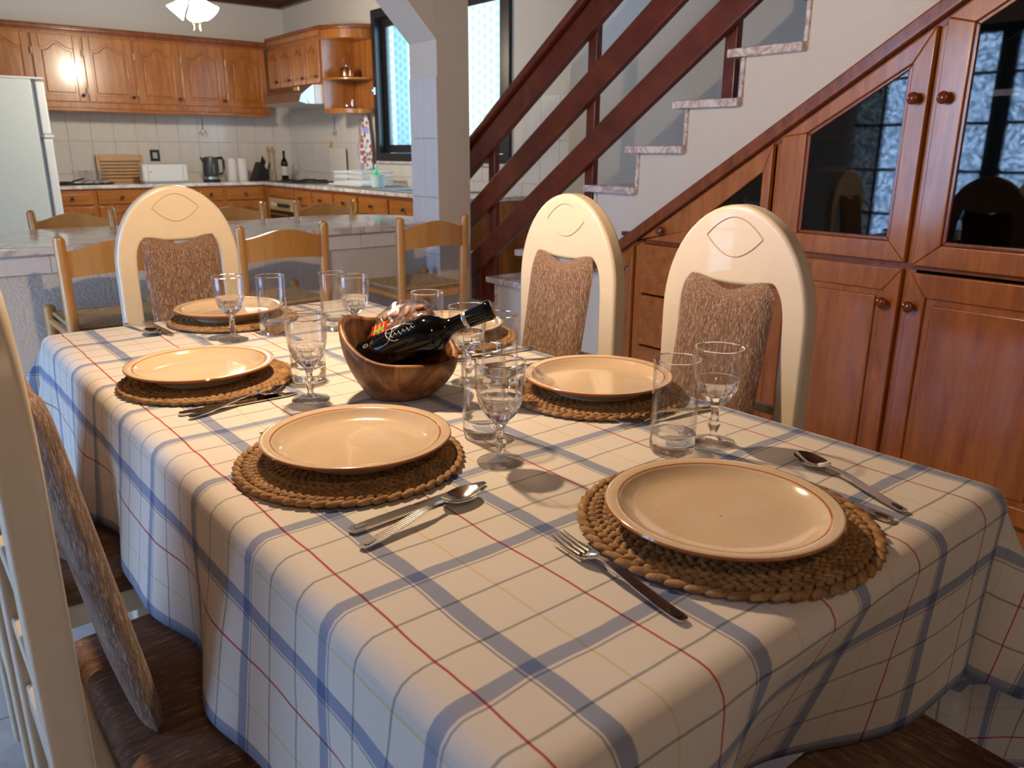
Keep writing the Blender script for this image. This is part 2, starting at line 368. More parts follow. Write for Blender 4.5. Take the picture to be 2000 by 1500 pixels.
def thing(name, label, cat, loc=(0, 0, 0), rz=0, group=None):
    o = bpy.data.objects.new(name, None); o.empty_display_size = .05; COL.objects.link(o)
    o.location = loc; o.rotation_euler = (0, 0, rz); return tag(o, label, cat, group)
def struct(o): o['kind'] = 'structure'; return o
def dup(root, loc, rz=0, label=None, group=None, keep=False):
    r = root.copy(); COL.objects.link(r)
    r.location = loc; r.rotation_euler = (0, 0, rz)
    if label: r['label'] = label
    if group: r['group'] = group
    def kids(a, b):
        for ch in list(a.children):
            c = ch.copy(); COL.objects.link(c); c.parent = b; kids(ch, c)
    kids(root, r); return r
def inst(o, parent, loc=None, rot=None, scale=None):
    c = o.copy(); COL.objects.link(c); c.parent = parent
    if loc is not None: c.location = loc
    if rot is not None: c.rotation_euler = rot
    if scale is not None: c.scale = scale
    return c
# ------------------------------------------------------------------ the setting
XR, YB, ZC, XL, YN = 3.82, 8.6, 2.64, -2.4, -2.4
fl = struct(MB().box((XL-.2, YN-.2, -.12), (XR+.2, YB+.2, -.008)).obj('floor', 'grout'))
tm = None; T = .45
for i in range(10):
    for j in range(20):
        x, y = -1.35+i*T, -.9+j*T
        if tm is None: tm = MB().box((0, 0, -.02), (T-.003, T-.003, 0)).obj('tile', 'floor', fl, bevel=.001, seg=1); tm.location = (x, y, 0)
        else: inst(tm, fl, (x, y, 0))
MB().box((XL-.1, YN-.1, -.02), (-1.353, YB, 0)).box((3.15, YN, -.02), (XR, YB, 0)).box((-1.353, YN-.1, -.02), (3.15, -.903, 0)).box((-1.353, 8.1, -.02), (3.15, YB, 0)).obj('tiled_margin', 'floor', fl)
wb = struct(MB().box((XL-.2, YB, 0), (XR+.2, YB+.2, ZC+.1)).obj('wall_back', 'plaster'))
# right wall with the window opening
WY0, WY1, WZ0, WZ1 = 4.72, 6.68, 1.085, 2.36
wr = struct(MB().box((XR, YN, 0), (XR+.2, WY0, ZC)).box((XR, WY1, 0), (XR+.2, YB, ZC)).box((XR, WY0, 0), (XR+.2, WY1, WZ0)).box((XR, WY0, WZ1), (XR+.2, WY1, ZC)).obj('wall_right', 'tex'))
# left wall with the glazed garden door opening
DY0, DY1, DZ1 = 1.5, 4.15, 2.2
struct(MB().box((XL-.2, YN, 0), (XL, DY0, ZC)).box((XL-.2, DY1, 0), (XL, YB, ZC)).box((XL-.2, DY0, DZ1), (XL, DY1, ZC)).obj('wall_left', 'wall'))
struct(MB().box((XL-.2, YN-.2, 0), (XR+.2, YN, ZC)).obj('wall_near', 'wall'))
cl = struct(MB().box((XL-.2, YN-.2, ZC+.03), (XR+.2, YB+.2, ZC+.2)).obj('ceiling', 'ceil'))
for k in range(41):
    MB().box((XL+.01, YN+.01+k*.27, ZC), (XR-.001, min(YB-.001, YN+.01+k*.27+.262), ZC+.03)).obj('plank', 'dark', cl)
struct(MB().box((XL+.01, YB-.06, ZC-.045), (XR-.002, YB-.001, ZC-.001)).obj('trim_1', 'dark'))
struct(MB().box((XR-.06, 4.3, ZC-.045), (XR-.001, YB-.062, ZC-.001)).obj('trim_2', 'dark'))
# wall tiles (20 x 33 cm, joints left open)
TW, TH = .2, .298
tproto = MB().box((.001, 0, .001), (TW-.0015, -.007, TH-.0015)).obj('tile', 'tile', wb, bevel=.0012, seg=1); first = True
for i in range(13):
    for j in range(3):
        x = XR-(i+1)*TW; z = 1.547-TH*(j+1)
        if first: tproto.location = (x, YB, z); first = False
        else: inst(tproto, wb, (x, YB, z))
rt = MB().box((-.007, .001, .001), (0, TW-.0015, TH-.0015)).obj('tile', 'tile', wr, bevel=.0012, seg=1); first = True
for i in range(24):
    for j in range(4):
        y = YB-.008-(i+1)*TW; z = 1.547-TH*(j+1)
        if y < 3.8 or (WZ0-.02 < z+TH and WY0-.02 < y+TW and y < WY1+.02 and z+TH > WZ0+.01): continue
        if first: rt.location = (XR, y, z); first = False
        else: inst(rt, wr, (XR, y, z))
# cut tiles below the kitchen window
for i in range(10):
    y = WY1-(i+1)*TW+.0
    o = inst(rt, wr, (XR, max(y, WY0), .951)); o.scale = (1, 1 if y > WY0 else .8, .113/.298)
# drawn motif tiles
def motif(name, parent, mat):
    m = MB()
    m.tube([(0, 0, .11), (.002, 0, .2), (.0, 0, .23)], [.006, .004, .005], 6, mat=mat)
    for k in range(5):
        a = k*1.25; m.tube([(.0+.035*cos(a), 0, .075), (.05*cos(a+.4), 0, .05+.012*k), (.03*cos(a+1), 0, .03+.01*k)], .0022, 5, mat=mat)
    m.tube([(.028*cos(a*pi/6), 0, .08+.03*sin(a*pi/6)) for a in range(12)], .002, 5, mat=mat, closed=True)
    return m.obj(name, 'line', parent)
motif('tile_drawing', wb, Matrix.Translation((2.87, YB-.008, 1.27)))
motif('tile_drawing', wr, Matrix.Translation((XR-.008, 7.52, 1.27)) @ Matrix.Rotation(radians(-90), 4, 'Z'))
# wall beside the stairs
SX = 3.5
struct(MB().box((SX, YN, 0), (XR, 3.76, ZC)).obj('wall_stairs', 'smooth'))
# kitchen window
wn = struct(bpy.data.objects.new('window_1', None)); COL.objects.link(wn)
X0 = XR
def ring(m, y0, y1, z0, z1, w, xa, xb):
    m.box((xa, y0, z0), (xb, y0+w, z1)).box((xa, y1-w, z0), (xb, y1, z1)).box((xa, y0+w, z0), (xb, y1-w, z0+w)).box((xa, y0+w, z1-w), (xb, y1-w, z1)); return m
ring(MB(), WY0, WY1, WZ0, WZ1, .07, X0-.03, X0+.09).obj('window_frame', 'blackf', wn, bevel=.004, seg=1)
ym = (WY0+WY1)/2
ring(MB(), WY0+.072, ym+.03, WZ0+.072, WZ1-.072, .07, X0-.005, X0+.035).obj('sash', 'blackf', wn, bevel=.003, seg=1)
ring(MB(), ym-.03, WY1-.072, WZ0+.072, WZ1-.072, .07, X0+.038, X0+.078).obj('sash', 'blackf', wn, bevel=.003, seg=1)
MB().box((X0+.013, WY0+.144, WZ0+.144), (X0+.018, ym-.042, WZ1-.144)).obj('pane', 'kpane', wn)
MB().box((X0+.056, ym+.042, WZ0+.144), (X0+.061, WY1-.144, WZ1-.144)).obj('pane', 'kpane', wn)
MB().box((X0-.05, WY1-.05, 1.66), (X0-.03, WY1-.025, 1.72)).box((X0-.065, WY1-.045, 1.685), (X0-.05, WY1+.04, 1.70)).obj('latch', 'brushed', wn)
struct(MB().box((XR-.03, WY0, WZ0-.02), (XR+.2, WY1, WZ0-.001)).obj('trim_3', 'marb'))
tag(MB().box((6.6, 10.9, -.3), (6.8, 14.5, 6)).obj('neighbour_wall', 'outblue'), 'blue shaded house wall outside the kitchen window', 'wall', kind='structure')
# glazed garden door in the left wall (seen in reflections)
gd = struct(bpy.data.objects.new('window_2', None)); COL.objects.link(gd)
def ringx(m, y0, y1, z0, z1, w): return ring(m, y0, y1, z0, z1, w, XL-.06, XL+.0)
n = 4; w = (DY1-DY0)/n
for k in range(n):
    y0 = DY0+k*w
    fr = ringx(MB(), y0, y0+w, 0, DZ1, .07).obj('door_leaf', 'white' if k == 3 else 'blackf', gd, bevel=.004, seg=1)
    mb = MB()
    for z in (.62, 1.02, 1.42, 1.82): mb.box((XL-.045, y0+.07, z-.012), (XL-.02, y0+w-.07, z+.012))
    mb.box((XL-.045, y0+w/2-.012, .07), (XL-.02, y0+w/2+.012, DZ1-.07)).obj('glazing_bar', 'blackf', fr)
    MB().box((XL-.034, y0+.07, .07), (XL-.03, y0+w-.07, DZ1-.07)).obj('pane', 'lace', fr)
# pillar, haunch and beam
PX0, PX1, PY0, PY1 = 2.365, 2.562, 3.52, 3.775
pl = struct(MB().box((PX0, PY0, 0), (PX1, PY1, ZC)).prism([(PX0+.001, 1.708), (PX0+.001, ZC), (PX0-.93, ZC)], 'y', PY0, PY1)
            .obj('pillar', 'tex'))
struct(MB().box((XL, PY0, 2.36), (PX0-.65, PY1, ZC)).obj('trim_4', 'tex'))
pt = MB().box((-.008, .0, .001), (0, .1262, TH-.0015)).obj('tile', 'btile', pl, bevel=.0012, seg=1)
k = 0
for z in (1.54-TH, 1.54-2*TH, 1.54-3*TH, 1.54-4*TH):
    for y in (PY0-.001, PY0+.1275):
        if k == 0: pt.location = (PX0, y, z)
        else: inst(pt, pl, (PX0, y, z))
        k += 1
# ------------------------------------------------------------------ staircase
st = thing('staircase', 'straight staircase with veined marble treads rising to the right over the cupboards', 'staircase', (2.6, 3.9, 0))
O = st.location
rise, run = .169, .2455
def tz(n_): return .021+rise*n_
def ty(n_): return 3.392-run*(n_-3)      # nose of tread n (left end)
NS = 15
prof = [(ty(1)-.05, 0)]
for n_ in range(1, NS+1):
    prof += [(ty(n_)-.05, tz(n_)-.03), (ty(n_+1)-.05, tz(n_)-.03)]
ye = ty(NS+1)-.05
slope = .645; cz = lambda y: .781+slope*(2.439-y)+.002
low = [(ye, cz(ye)), (2.50, cz(2.50)), (2.50, 0)]
MB(O).prism(prof+low, 'x', 2.6, 2.68).obj('stringer_wall', 'tex', st)
bodyp = [(ty(1)-.055, 0)]
for n_ in range(1, NS+1): bodyp += [(ty(n_)-.055, tz(n_)-.032), (ty(n_+1)-.055, tz(n_)-.032)]
MB(O).prism(bodyp+[(ye-.0, cz(ye)), (2.455, cz(2.455)), (2.455, 0)], 'x', 2.682, SX-.004).obj('stair_body', 'smooth', st)
for n_ in range(1, NS+1):
    MB(O).box((2.565, ty(n_), tz(n_)-.03), (SX-.003, ty(n_+1)-.06, tz(n_))).obj('tread', 'marbp', st, bevel=.003, seg=1)
    MB(O).box((2.59, ty(n_)-.062, tz(n_)-rise+.001), (SX-.003, ty(n_)-.048, tz(n_)-.031)).obj('riser', 'marbp', st)
# banister: mahogany boards and posts
bn = thing('banister', 'dark mahogany banister of three sloping boards on square posts', 'banister', (2.68, 3.72, 0))
O2 = bn.location
def board(z_top, h, x0, x1, y0=3.86, y1=.6, name='rail', bev=.006):
    sl = .688
    f = lambda y: z_top+sl*(3.63-y)
    return MB(O2).prism([(y0, f(y0)), (y1, f(y1)), (y1, f(y1)-h), (y0, f(y0)-h)], 'x', x0, x1).obj(name, 'maho', bn, bevel=bev)
board(1.20, .135, 2.655, 2.69); board(.915, .14, 2.655, 2.69); board(.635, .14, 2.655, 2.69)
board(1.25, .045, 2.625, 2.72, name='handrail', bev=.012)
for y, zt_, z0 in ((3.5, 1.28, tz(2)), (2.75, 1.78, tz(5)), (2.0, 2.3, tz(8)), (1.25, 2.8, tz(11)), (3.82, 1.06, tz(1))):
    MB(O2).box((2.692, y-.028, z0), (2.727, y+.028, min(zt_, ZC))).obj('post', 'maho', bn, bevel=.004)
MB(O2).box((2.66, 3.56, tz(1)), (2.73, 3.86, .62)).obj('newel_panel', 'maho', bn, bevel=.004)
# ------------------------------------------------------------------ cupboard doors with arched raised panels
def arch_top(u0, u1, v, A, n=12):
    return [(u0+(u1-u0)*k/n, v+A*(.5-.5*cos(2*pi*min(max((k/n-.12)/.76, 0), 1)))) for k in range(n+1)]
def knob(name, mat, parent, p, r=.016):
    m = MB(); pr = [(.006, 0), (.0065, .01), (r*.85, .016), (r, .024), (r*.8, .032), (.0001, .034)]
    m.lathe(pr, 12, mat=Matrix.Translation(p) @ Matrix.Rotation(radians(90), 4, 'X')); return m.obj(name, mat, parent, smooth=True, angle=60)
def door(parent, u0, v0, w, h, kn=None, arch=.05, st_=.055, d0=0, mat='cab', name='door', field=None, kmat='knob', rail='cabh', kr=.016):
    """frame and raised field in the x-z plane, facing -y; d0 = y of the face behind the door"""
    f = MB(); t_ = .02
    f.box((u0, d0-t_, v0), (u0+st_, d0, v0+h)).box((u0+w-st_, d0-t_, v0), (u0+w, d0, v0+h)).box((u0+st_, d0-t_, v0), (u0+w-st_, d0, v0+st_))
    at = arch_top(u0+st_, u0+w-st_, v0+h-st_-arch, arch)
    f.prism(at+[(u0+w-st_, v0+h), (u0+st_, v0+h)], 'y', d0-t_, d0)
    dr = f.obj(name, mat, parent, bevel=.004)
    g = .012
    MB().prism([(u0+st_-.004, v0+st_-.004)]+[(u0+w-st_+.004, v0+st_-.004)]+at[::-1], 'y', d0-.007, d0-.001).obj('panel_back', mat, dr)
    at2 = arch_top(u0+st_+g*1.6, u0+w-st_-g*1.6, v0+h-st_-arch-g*1.6, arch)
    MB().prism([(u0+st_+g*1.6, v0+st_+g*1.6), (u0+w-st_-g*1.6, v0+st_+g*1.6)]+at2[::-1], 'y', d0-.018, d0-.006).obj('raised_panel', mat, dr, bevel=.008, seg=1)
    if kn: knob('knob', kmat, dr, (kn[0], d0-t_, kn[1]), kr)
    return dr
def hinge(parent, u, v, d0):
    MB().box((u-.006, d0-.026, v), (u+.006, d0-.019, v+.05)).tube([(u, d0-.026, v-.004), (u, d0-.026, v+.054)], .004, 6).obj('hinge', 'gold', parent)
def drawer(parent, u0, v0, w, h, d0=0, kn=True, mat='cabh', kmat='knob'):
    dr = MB().box((u0, d0-.018, v0), (u0+w, d0, v0+h)).obj('drawer', mat, parent, bevel=.004)
    MB().box((u0+.025, d0-.024, v0+.022), (u0+w-.025, d0-.017, v0+h-.022)).obj('raised_panel', mat, dr, bevel=.005, seg=1)
    if kn: knob('knob', kmat, dr, (u0+w/2, d0-.022, v0+h/2))
    return dr
# upper row on the back wall
UZ0, UZ1, UF = 1.535, 2.17, 8.27
edges = [.57, .96, 1.365, 1.765, 2.19, 2.605, 3.03, 3.46]
names = ['half hidden at the left picture edge', 'above the fridge', 'right of the one above the fridge', 'above the slatted board', 'above the kettle', 'nearest the corner of the two rows']
for k in range(len(edges)-1):
    x0, x1 = edges[k], edges[k+1]; w_ = x1-x0
    lab = ['leftmost wooden wall cabinet above the fridge, out at the picture edge', 'arched wooden wall cabinet directly over the fridge top, cut by the picture edge', 'arched wooden wall cabinet just right of the fridge corner',
           'arched wooden wall cabinet above the row of tumblers', 'arched wooden wall cabinet above the white toaster', 'arched wooden wall cabinet above the black kettle', 'arched wooden wall cabinet in the kitchen corner beside the hood'][k]
    u = thing('wall_cabinet', lab, 'cabinet', (x0, UF, UZ0), 0, 'arched wall cabinets on the back wall')
    MB().box((0, 0, 0), (w_-.001, YB-UF-.009, UZ1-UZ0)).obj('body', 'cab', u)
    d = door(u, .012, .05, w_-.024, UZ1-UZ0-.085, None if k == 6 else (w_-.036, .105), .055)
    hinge(d, .004, .12, 0); hinge(d, .004, UZ1-UZ0-.2, 0)
c_ = thing('cornice', 'brown wooden cornice running along the top of the back wall cabinets', 'cornice', (2, UF, UZ1))
MB(c_.location).box((.5, UF-.035, UZ1+.001), (3.49, YB-.001, UZ1+.045)).obj('moulding', 'trim', c_, bevel=.012)
MB(c_.location).box((.5, UF-.022, UZ1-.018), (3.47, UF-.0185, UZ1+.0005)).obj('bead', 'trim', c_)
c_ = thing('light_pelmet', 'brown wooden pelmet along the underside of the back wall cabinets', 'pelmet', (2, UF, UZ0))
MB(c_.location).box((.57, UF-.03, UZ0-.035), (3.46, UF+.02, UZ0-.001)).obj('moulding', 'cabh', c_, bevel=.01)
# upper row on the right wall
UX = 3.49; R90 = radians(-90)
for k in range(4):
    ya = 8.266-k*.2975
    lab = ['narrow wall cabinet above the hood, hard in the kitchen corner', 'second narrow wall cabinet above the hood counted from the corner', 'third narrow wall cabinet above the hood counted from the corner', 'narrow wall cabinet above the hood beside the open corner shelf'][k]
    u = thing('hood_cabinet', lab, 'cabinet', (UX, ya, 1.755), R90, 'narrow cabinets above the cooker hood')
    MB().box((0, 0, 0), (.2965, XR-UX-.009, UZ1-1.755)).obj('body', 'cab', u)
    d = door(u, .008, .015, .281, UZ1-1.755-.05, (.255, .07), .04, .045)
c_ = thing('cornice', 'brown wooden cornice curving round above the hood cabinets and open shelf', 'cornice', (UX, 7.6, UZ1))
MB(c_.location).prism([(XR-.001, 8.56), (UX-.035, 8.25-.0), (UX-.035, 7.05), (UX+.05, 6.9), (UX+.2, 6.74), (XR-.001, 6.67)], 'z', UZ1+.0465, UZ1+.08).obj('moulding', 'trim', c_, bevel=.008)
MB(c_.location).prism([(XR-.001, 8.23), (UX-.022, 8.23), (UX-.022, 7.06), (XR-.001, 7.06)], 'z', UZ1+.001, UZ1+.046).obj('frieze', 'cab', c_)
# open corner shelf
def quarter(r0, n=9): return [(XR-.001, 7.055)]+[(XR-.001-r0*cos(a*pi/2/n), 7.055-(r0+.03)*sin(a*pi/2/n)) for a in range(n+1)]
sh = thing('corner_shelf', 'open rounded wooden corner shelf between the hood cabinets and the window', 'shelf', (3.7, 6.95, 1.5))
for z, h_ in ((1.5, .045), (1.79, .02), (2.135, .08)):
    MB(sh.location).prism(quarter(.33), 'z', z, z+h_).obj('shelf_board', 'cab', sh, bevel=.006)
MB(sh.location).box((UX, 7.056, 1.5), (XR-.001, 7.074, 2.215)).obj('side_panel', 'cab', sh)
for k in range(4): MB(sh.location).box((XR-.016, 6.70+k*.0885, 1.546), (XR-.008, 6.70+k*.0885+.086, 2.134)).obj('back_board', 'cab', sh, bevel=.002, seg=1)
# cooker hood
hd = thing('cooker_hood', 'steel cooker hood with a slanted visor under the narrow cabinets', 'cooker hood', (3.5, 7.5, 1.56))
sec = [(XR-.001, 1.585), (XR-.001, 1.753), (3.40, 1.753), (3.30, 1.68), (3.36, 1.585)]
MB(hd.location).prism(sec, 'y', 7.1, 7.93).obj('body', 'brushed', hd, bevel=.004)
MB(hd.location).prism([(3.355, 1.58), (3.26, 1.60), (3.285, 1.668), (3.315, 1.675)], 'y', 7.1, 7.93).obj('visor', 'brushed', hd, bevel=.003)
MB(hd.location).box((3.285, 7.16, 1.70), (3.297, 7.26, 1.73)).obj('control_plate', 'brass', hd)
MB(hd.location).prism([(3.42, 1.59), (3.42, 1.752), (XR-.002, 1.752), (XR-.002, 1.59)], 'y', 7.085, 7.099).obj('end_cap', 'white', hd)
# ------------------------------------------------------------------ lower kitchen run
WT = .868
bfx = 8.03
labs = ['wooden base cabinet beside the fridge side', 'wooden base cabinet under the toaster', 'wooden base cabinet hidden mostly behind the cream chair back', 'wooden base cabinet under the kettle', 'wooden base cabinet at the back wall next to the corner']
be = [1.28, 1.66, 2.10, 2.55, 2.82, 3.24]
for k in range(5):
    x0, x1 = be[k], be[k+1]; w_ = x1-x0
    u = thing('base_cabinet', labs[k], 'cabinet', (x0, bfx, 0), 0, 'base cabinets on the back wall')
    MB().box((0, 0, .1), (w_-.001, YB-bfx-.01, WT-.033)).box((.01, .05, 0), (w_-.01, .4, .099)).obj('body', 'cab', u)
    drawer(u, .02, .70, w_-.04, .115); door(u, .02, .13, w_-.04, .55, (w_-.05, .6), .03)
def counter(name, label, a, b, mat='marb'):
    o = MB().box(a, b).obj(name, mat, bevel=.004); return tag(o, label, 'worktop')
counter('worktop', 'pale marble worktop along the kitchen back wall', (1.27, bfx-.03, WT-.031), (XR-.01, YB-.01, WT), 'marb')
rfx = 3.255
rl = [(7.93, 7.33, 'oven'), (7.33, 6.93, 'c'), (6.93, 6.5, 'c'), (6.5, 6.05, 'c'), (6.05, 5.55, 'c'), (5.55, 5.05, 'c'), (5.05, 4.45, 'c')]
rlab = ['', 'wooden base cabinet right of the oven', 'wooden base cabinet under the dish rack', 'wooden base cabinet with drawer left of the sink', 'wooden base cabinet below the sink taps', 'wooden base cabinet right below the sink, near the pillar', 'wooden base cabinet hidden behind the tiled pillar']
for k, (ya, yb, kd) in enumerate(rl):
    w_ = ya-yb
    if kd == 'oven':
        u = thing('oven', 'built in oven with brass control panel and black glass door', 'oven', (rfx, ya, 0), R90)
        MB().box((0, .0, .02), (w_-.001, .54, WT-.033)).obj('body', 'cab', u)
        drawer(u, .02, .73, w_-.04, .085, kn=False)
        MB().box((.02, -.022, .60), (w_-.02, 0, .715)).obj('control_panel', 'panelb', u, bevel=.003)
        for j in range(5): knob('control_knob', 'black', u, (.30+j*.055, -.022, .655), .019)
        MB().box((.07, -.025, .64), (.13, -.021, .675)).box((.16, -.025, .64), (.2, -.021, .67)).obj('dial', 'white', u)
        MB().box((.02, -.02, .15), (w_-.02, 0, .595)).obj('oven_door', 'black', u, bevel=.004)
        MB().tube([(.07, -.05, .565), (w_-.07, -.05, .565)], .008, 8).box((.08, -.05, .56), (.095, -.018, .57)).box((w_-.095, -.05, .56), (w_-.08, -.018, .57)).obj('handle', 'brass', u)
        continue
    u = thing('sink_cabinet', rlab[k], 'cabinet', (rfx, ya, 0), R90, 'base cabinets under the sink run')
    MB().box((0, 0, .1), (w_-.001, .54, WT-.033)).box((.01, .05, 0), (w_-.01, .4, .099)).obj('body', 'cab', u)
    drawer(u, .015, .68, w_-.03, .125); door(u, .015, .13, w_-.03, .53, (w_-.05, .6), .03)
tag(MB().box((rfx-.02, 7.935, .0), (XR-.02, 8.02, WT-.035)).obj('corner_filler', 'cab'), 'plain wooden filler post in the corner of the kitchen base units', 'filler')
tag(MB().box((rfx-.03, 4.44, WT-.031), (XR-.01, bfx-.032, WT)).obj('worktop', 'marb', bevel=.004), 'marble worktop of the sink run below the window', 'worktop')
# hob
hb = thing('hob', 'black glass hob with pan rests beside the kitchen corner', 'hob', (3.5, 7.63, WT))
MB().box((-.24, -.29, .001), (.24, .29, .011)).obj('plate', 'black', hb, bevel=.003)
for dx in (-.11, .11):
    for dy in (-.13, .13):
        MB().tube([(dx+.07*cos(a*pi/6), dy+.07*sin(a*pi/6), .02) for a in range(12)], .006, 6, closed=True).obj('burner_ring', 'black', hb)
# sink and drainer
sk = thing('sink', 'stainless steel sink with drainer set in the worktop under the window', 'sink', (3.5, 5.75, WT))
MB().box((-.255, -.75, .001), (.25, .75, .009)).obj('rim', 'brushed', sk, bevel=.003)
MB().box((-.18, -.62, .0095), (.16, -.18, .012)).obj('basin', 'black', sk, bevel=.003)
for k in range(7): MB().box((-.17+k*.05, .12, .009), (-.155+k*.05, .68, .014)).obj('drainer_rib', 'brushed', sk, bevel=.002, seg=1)
# tap on the wall
tp = thing('tap', 'chrome wall mixer tap with swan neck over the sink', 'tap', (XR-.02, 5.72, .99))
MB().tube([(0, 0, 0), (-.06, 0, 0), (-.08, 0, .02), (-.08, 0, .14), (-.10, 0, .17), (-.15, 0, .18), (-.2, 0, .16), (-.21, 0, .13)], .011, 10).obj('spout', 'chrome', tp, smooth=True)
MB().tube([(-.05, -.1, 0), (-.05, .1, 0)], .016, 10).obj('mixer_body', 'chrome', tp, smooth=True)
for s_ in (-1, 1):
    MB().lathe([(.012, 0), (.024, .006), (.03, .02), (.022, .04), (.001, .045)], 10, mat=Matrix.Translation((-.05, .1*s_, 0)) @ Matrix.Rotation(radians(-90*s_), 4, 'X')).obj('handle', 'chrome', tp, smooth=True)
# dish rack
dk = thing('dish_rack', 'white wire dish rack on the drainer', 'dish rack', (3.52, 6.45, WT+.014))
for z in (.02, .07, .11):
    MB().tube([(-.15, -.26, z), (-.15, .26, z), (.15, .26, z+.005), (.15, -.26, z+.005)], .008, 6, closed=True).obj('wire_frame', 'white', dk)
for k in range(14):
    y = -.25+k*.0385; MB().tube([(-.15, y, .11), (-.15, y, .02), (.15, y, .02), (.15, y, .115)], .0045, 5).obj('wire', 'white', dk)
MB().box((-.19, -.3, 0), (.18, .3, .012)).obj('drip_tray', 'white', dk, bevel=.004)
tb = thing('cutlery_tub', 'frosted pale blue tub beside the dish rack', 'tub', (3.44, 6.05, WT+.012))
MB().lathe([(.055, 0), (.065, .1), (.068, .102), (.061, .1), (.05, .006), (.001, .006)], 20).obj('body', 'tub', tb, smooth=True)
sp_ = thing('soap_bottle', 'bright green washing up bottle in the frosted tub by the sink', 'bottle', (3.43, 6.06, WT+.02))
MB().lathe([(.024, 0), (.028, .02), (.028, .09), (.02, .125), (.009, .14), (.009, .15)], 16).obj('body', 'green', sp_, smooth=True)
MB().lathe([(.011, .15), (.011, .165), (.005, .18)], 12).obj('cap', 'white', sp_, smooth=True)
# towel and wire whisk on the wall
tw = thing('tea_towel', 'folded floral tea towel hanging under the corner shelf', 'towel', (XR-.06, 6.80, .975))
m_ = MB(); vs = []; fs = []
nu, nv = 10, 16
for j in range(nv+1):
    for i in range(nu+1):
        t_ = j/nv; wd = .035+.05*min(1, t_*1.6)
        vs.append((.02*sin(i*1.7)*(.4+t_), -wd+2*wd*i/nu, .52-.5*t_))
for j in range(nv):
    for i in range(nu): q = j*(nu+1)+i; fs.append((q, q+1, q+nu+2, q+nu+1))
m_.add(vs, fs); o = m_.obj('cloth', 'floral', tw, smooth=True); sd = o.modifiers.new('thick', 'SOLIDIFY'); sd.thickness = .008
wk = thing('egg_whisk', 'wire whisk hanging on the tiles behind the floral towel', 'whisk', (XR-.05, 6.93, 1.2))
for k in range(6):
    a = k*pi/6; MB().tube([(.035*sin(pi*s/10)*cos(a), .05*sin(pi*s/10)*sin(a), .1-.24*s/10) if s <= 10 else 0 for s in range(11)], .0016, 5).obj('wire', 'brushed', wk)
MB().tube([(0, 0, .1), (0, 0, .26)], .008, 8).obj('handle', 'brushed', wk)
hk = thing('cutting_board', 'white cutting board leaning on the tiles behind the hob', 'cutting board', (XR-.05, 7.42, WT+.001))
MB().box((-.0, -.17, 0), (.012, .17, .33)).obj('board', 'plaster', hk, bevel=.01)
hk2 = thing('yellow_hook', 'small yellow flower shaped hook on the tiles behind the hob', 'hook', (XR-.02, 7.62, 1.24))
for k in range(6): MB().ball((0, .02*cos(k*pi/3), .02*sin(k*pi/3)), (.006, .013, .013), 8, 5).obj('petal', 'ydot', hk2, smooth=True)
MB().ball((-.004, 0, 0), (.007, .01, .01), 8, 5).obj('centre', 'ydot', hk2, smooth=True)
MB().tube([(-.004, 0, -.02), (-.012, 0, -.05), (-.004, 0, -.06)], .004, 6).obj('peg', 'ydot', hk2)
# corner items: knife block, spoons, wine bottle, glass
kb = thing('knife_block', 'black knife block with knives in the kitchen corner', 'knife block', (3.30, 8.28, WT), .3)
MB().prism([(-.1, .001), (.09, .001), (.10, .09), (-.0, .19)], 'y', -.045, .045).obj('block', 'black', kb, bevel=.006)
for k in range(4):
    MB().tube([(.0+.03*k, -.03+.02*(k % 3), .15-.022*k), (.04+.03*k, -.03+.02*(k % 3), .245-.022*k)], .009, 8).obj('knife_handle', 'black', kb)
for k, (dx, nm) in enumerate(((0, 'pale wooden spoon standing by the wine bottle, left one'), (.05, 'pale wooden spoon standing by the wine bottle, right one'))):
    ws = thing('wooden_spoon', nm, 'spoon', (3.47+dx, 8.45, WT+.002), 0, 'wooden spoons in the corner')
    MB().tube([(0, 0, 0), (.035, .06, .29)], .006, 8).obj('handle', 'beech', ws)
    MB().ball((.037, .065, .31), (.02, .007, .032), 10, 7).obj('spoon_head', 'beech', ws, smooth=True)
wbt = thing('wine_bottle', 'dark wine bottle with pale label in the kitchen corner', 'bottle', (3.56, 8.22, WT+.001))
MB().lathe([(.034, 0), (.037, .01), (.037, .17), (.03, .2), (.014, .225), (.013, .29), (.015, .291), (.015, .3), (.001, .3)], 20).obj('body', 'bot', wbt, smooth=True)
MB().lathe([(.0375, .05), (.0378, .051), (.0378, .14), (.0375, .141)], 20, close=False).obj('label', 'ink', wbt, smooth=True)
# ------------------------------------------------------------------ glasses (shared builders)
def tumbler(h=.14, r=.0335):
    base = .028
    return [(.0005, .0), (r*.8, 0), (r*.93, .003), (r*.96, .012), (r*.97, .03), (r*.97-.0022, .0305), (r*.8, base), (r*.4, base-.006), (.0005, base-.007)]
def make_tumbler(label, loc, rz=0, h=.14, r=.0335, group='tumblers on the dining table'):
    t = thing('tumbler', label, 'glass', loc, rz, group)
    n = 36
    def fn(rr, z, a): return rr*(1+.035*sin(a*9)*(1 if z < .03 and rr > .012 else 0)*(1-abs(z-.012)/.03 if z < .03 else 0))
    MB().lathe(tumbler(h, r), n, fn=fn, close=False).obj('glass_base', 'glass', t, smooth=True, angle=70)
    MB().lathe([(r*.97, .0305), (r, h-.002), (r-.0016, h-.002), (r*.97-.0022, .0310)], n, close=False).obj('glass_wall', 'thin', t, smooth=True, angle=70)
    MB().tube([((r-.0008)*cos(a*pi/18), (r-.0008)*sin(a*pi/18), h-.0015) for a in range(36)], .0011, 6, closed=True).obj('rim', 'glass', t, smooth=True)
    return t
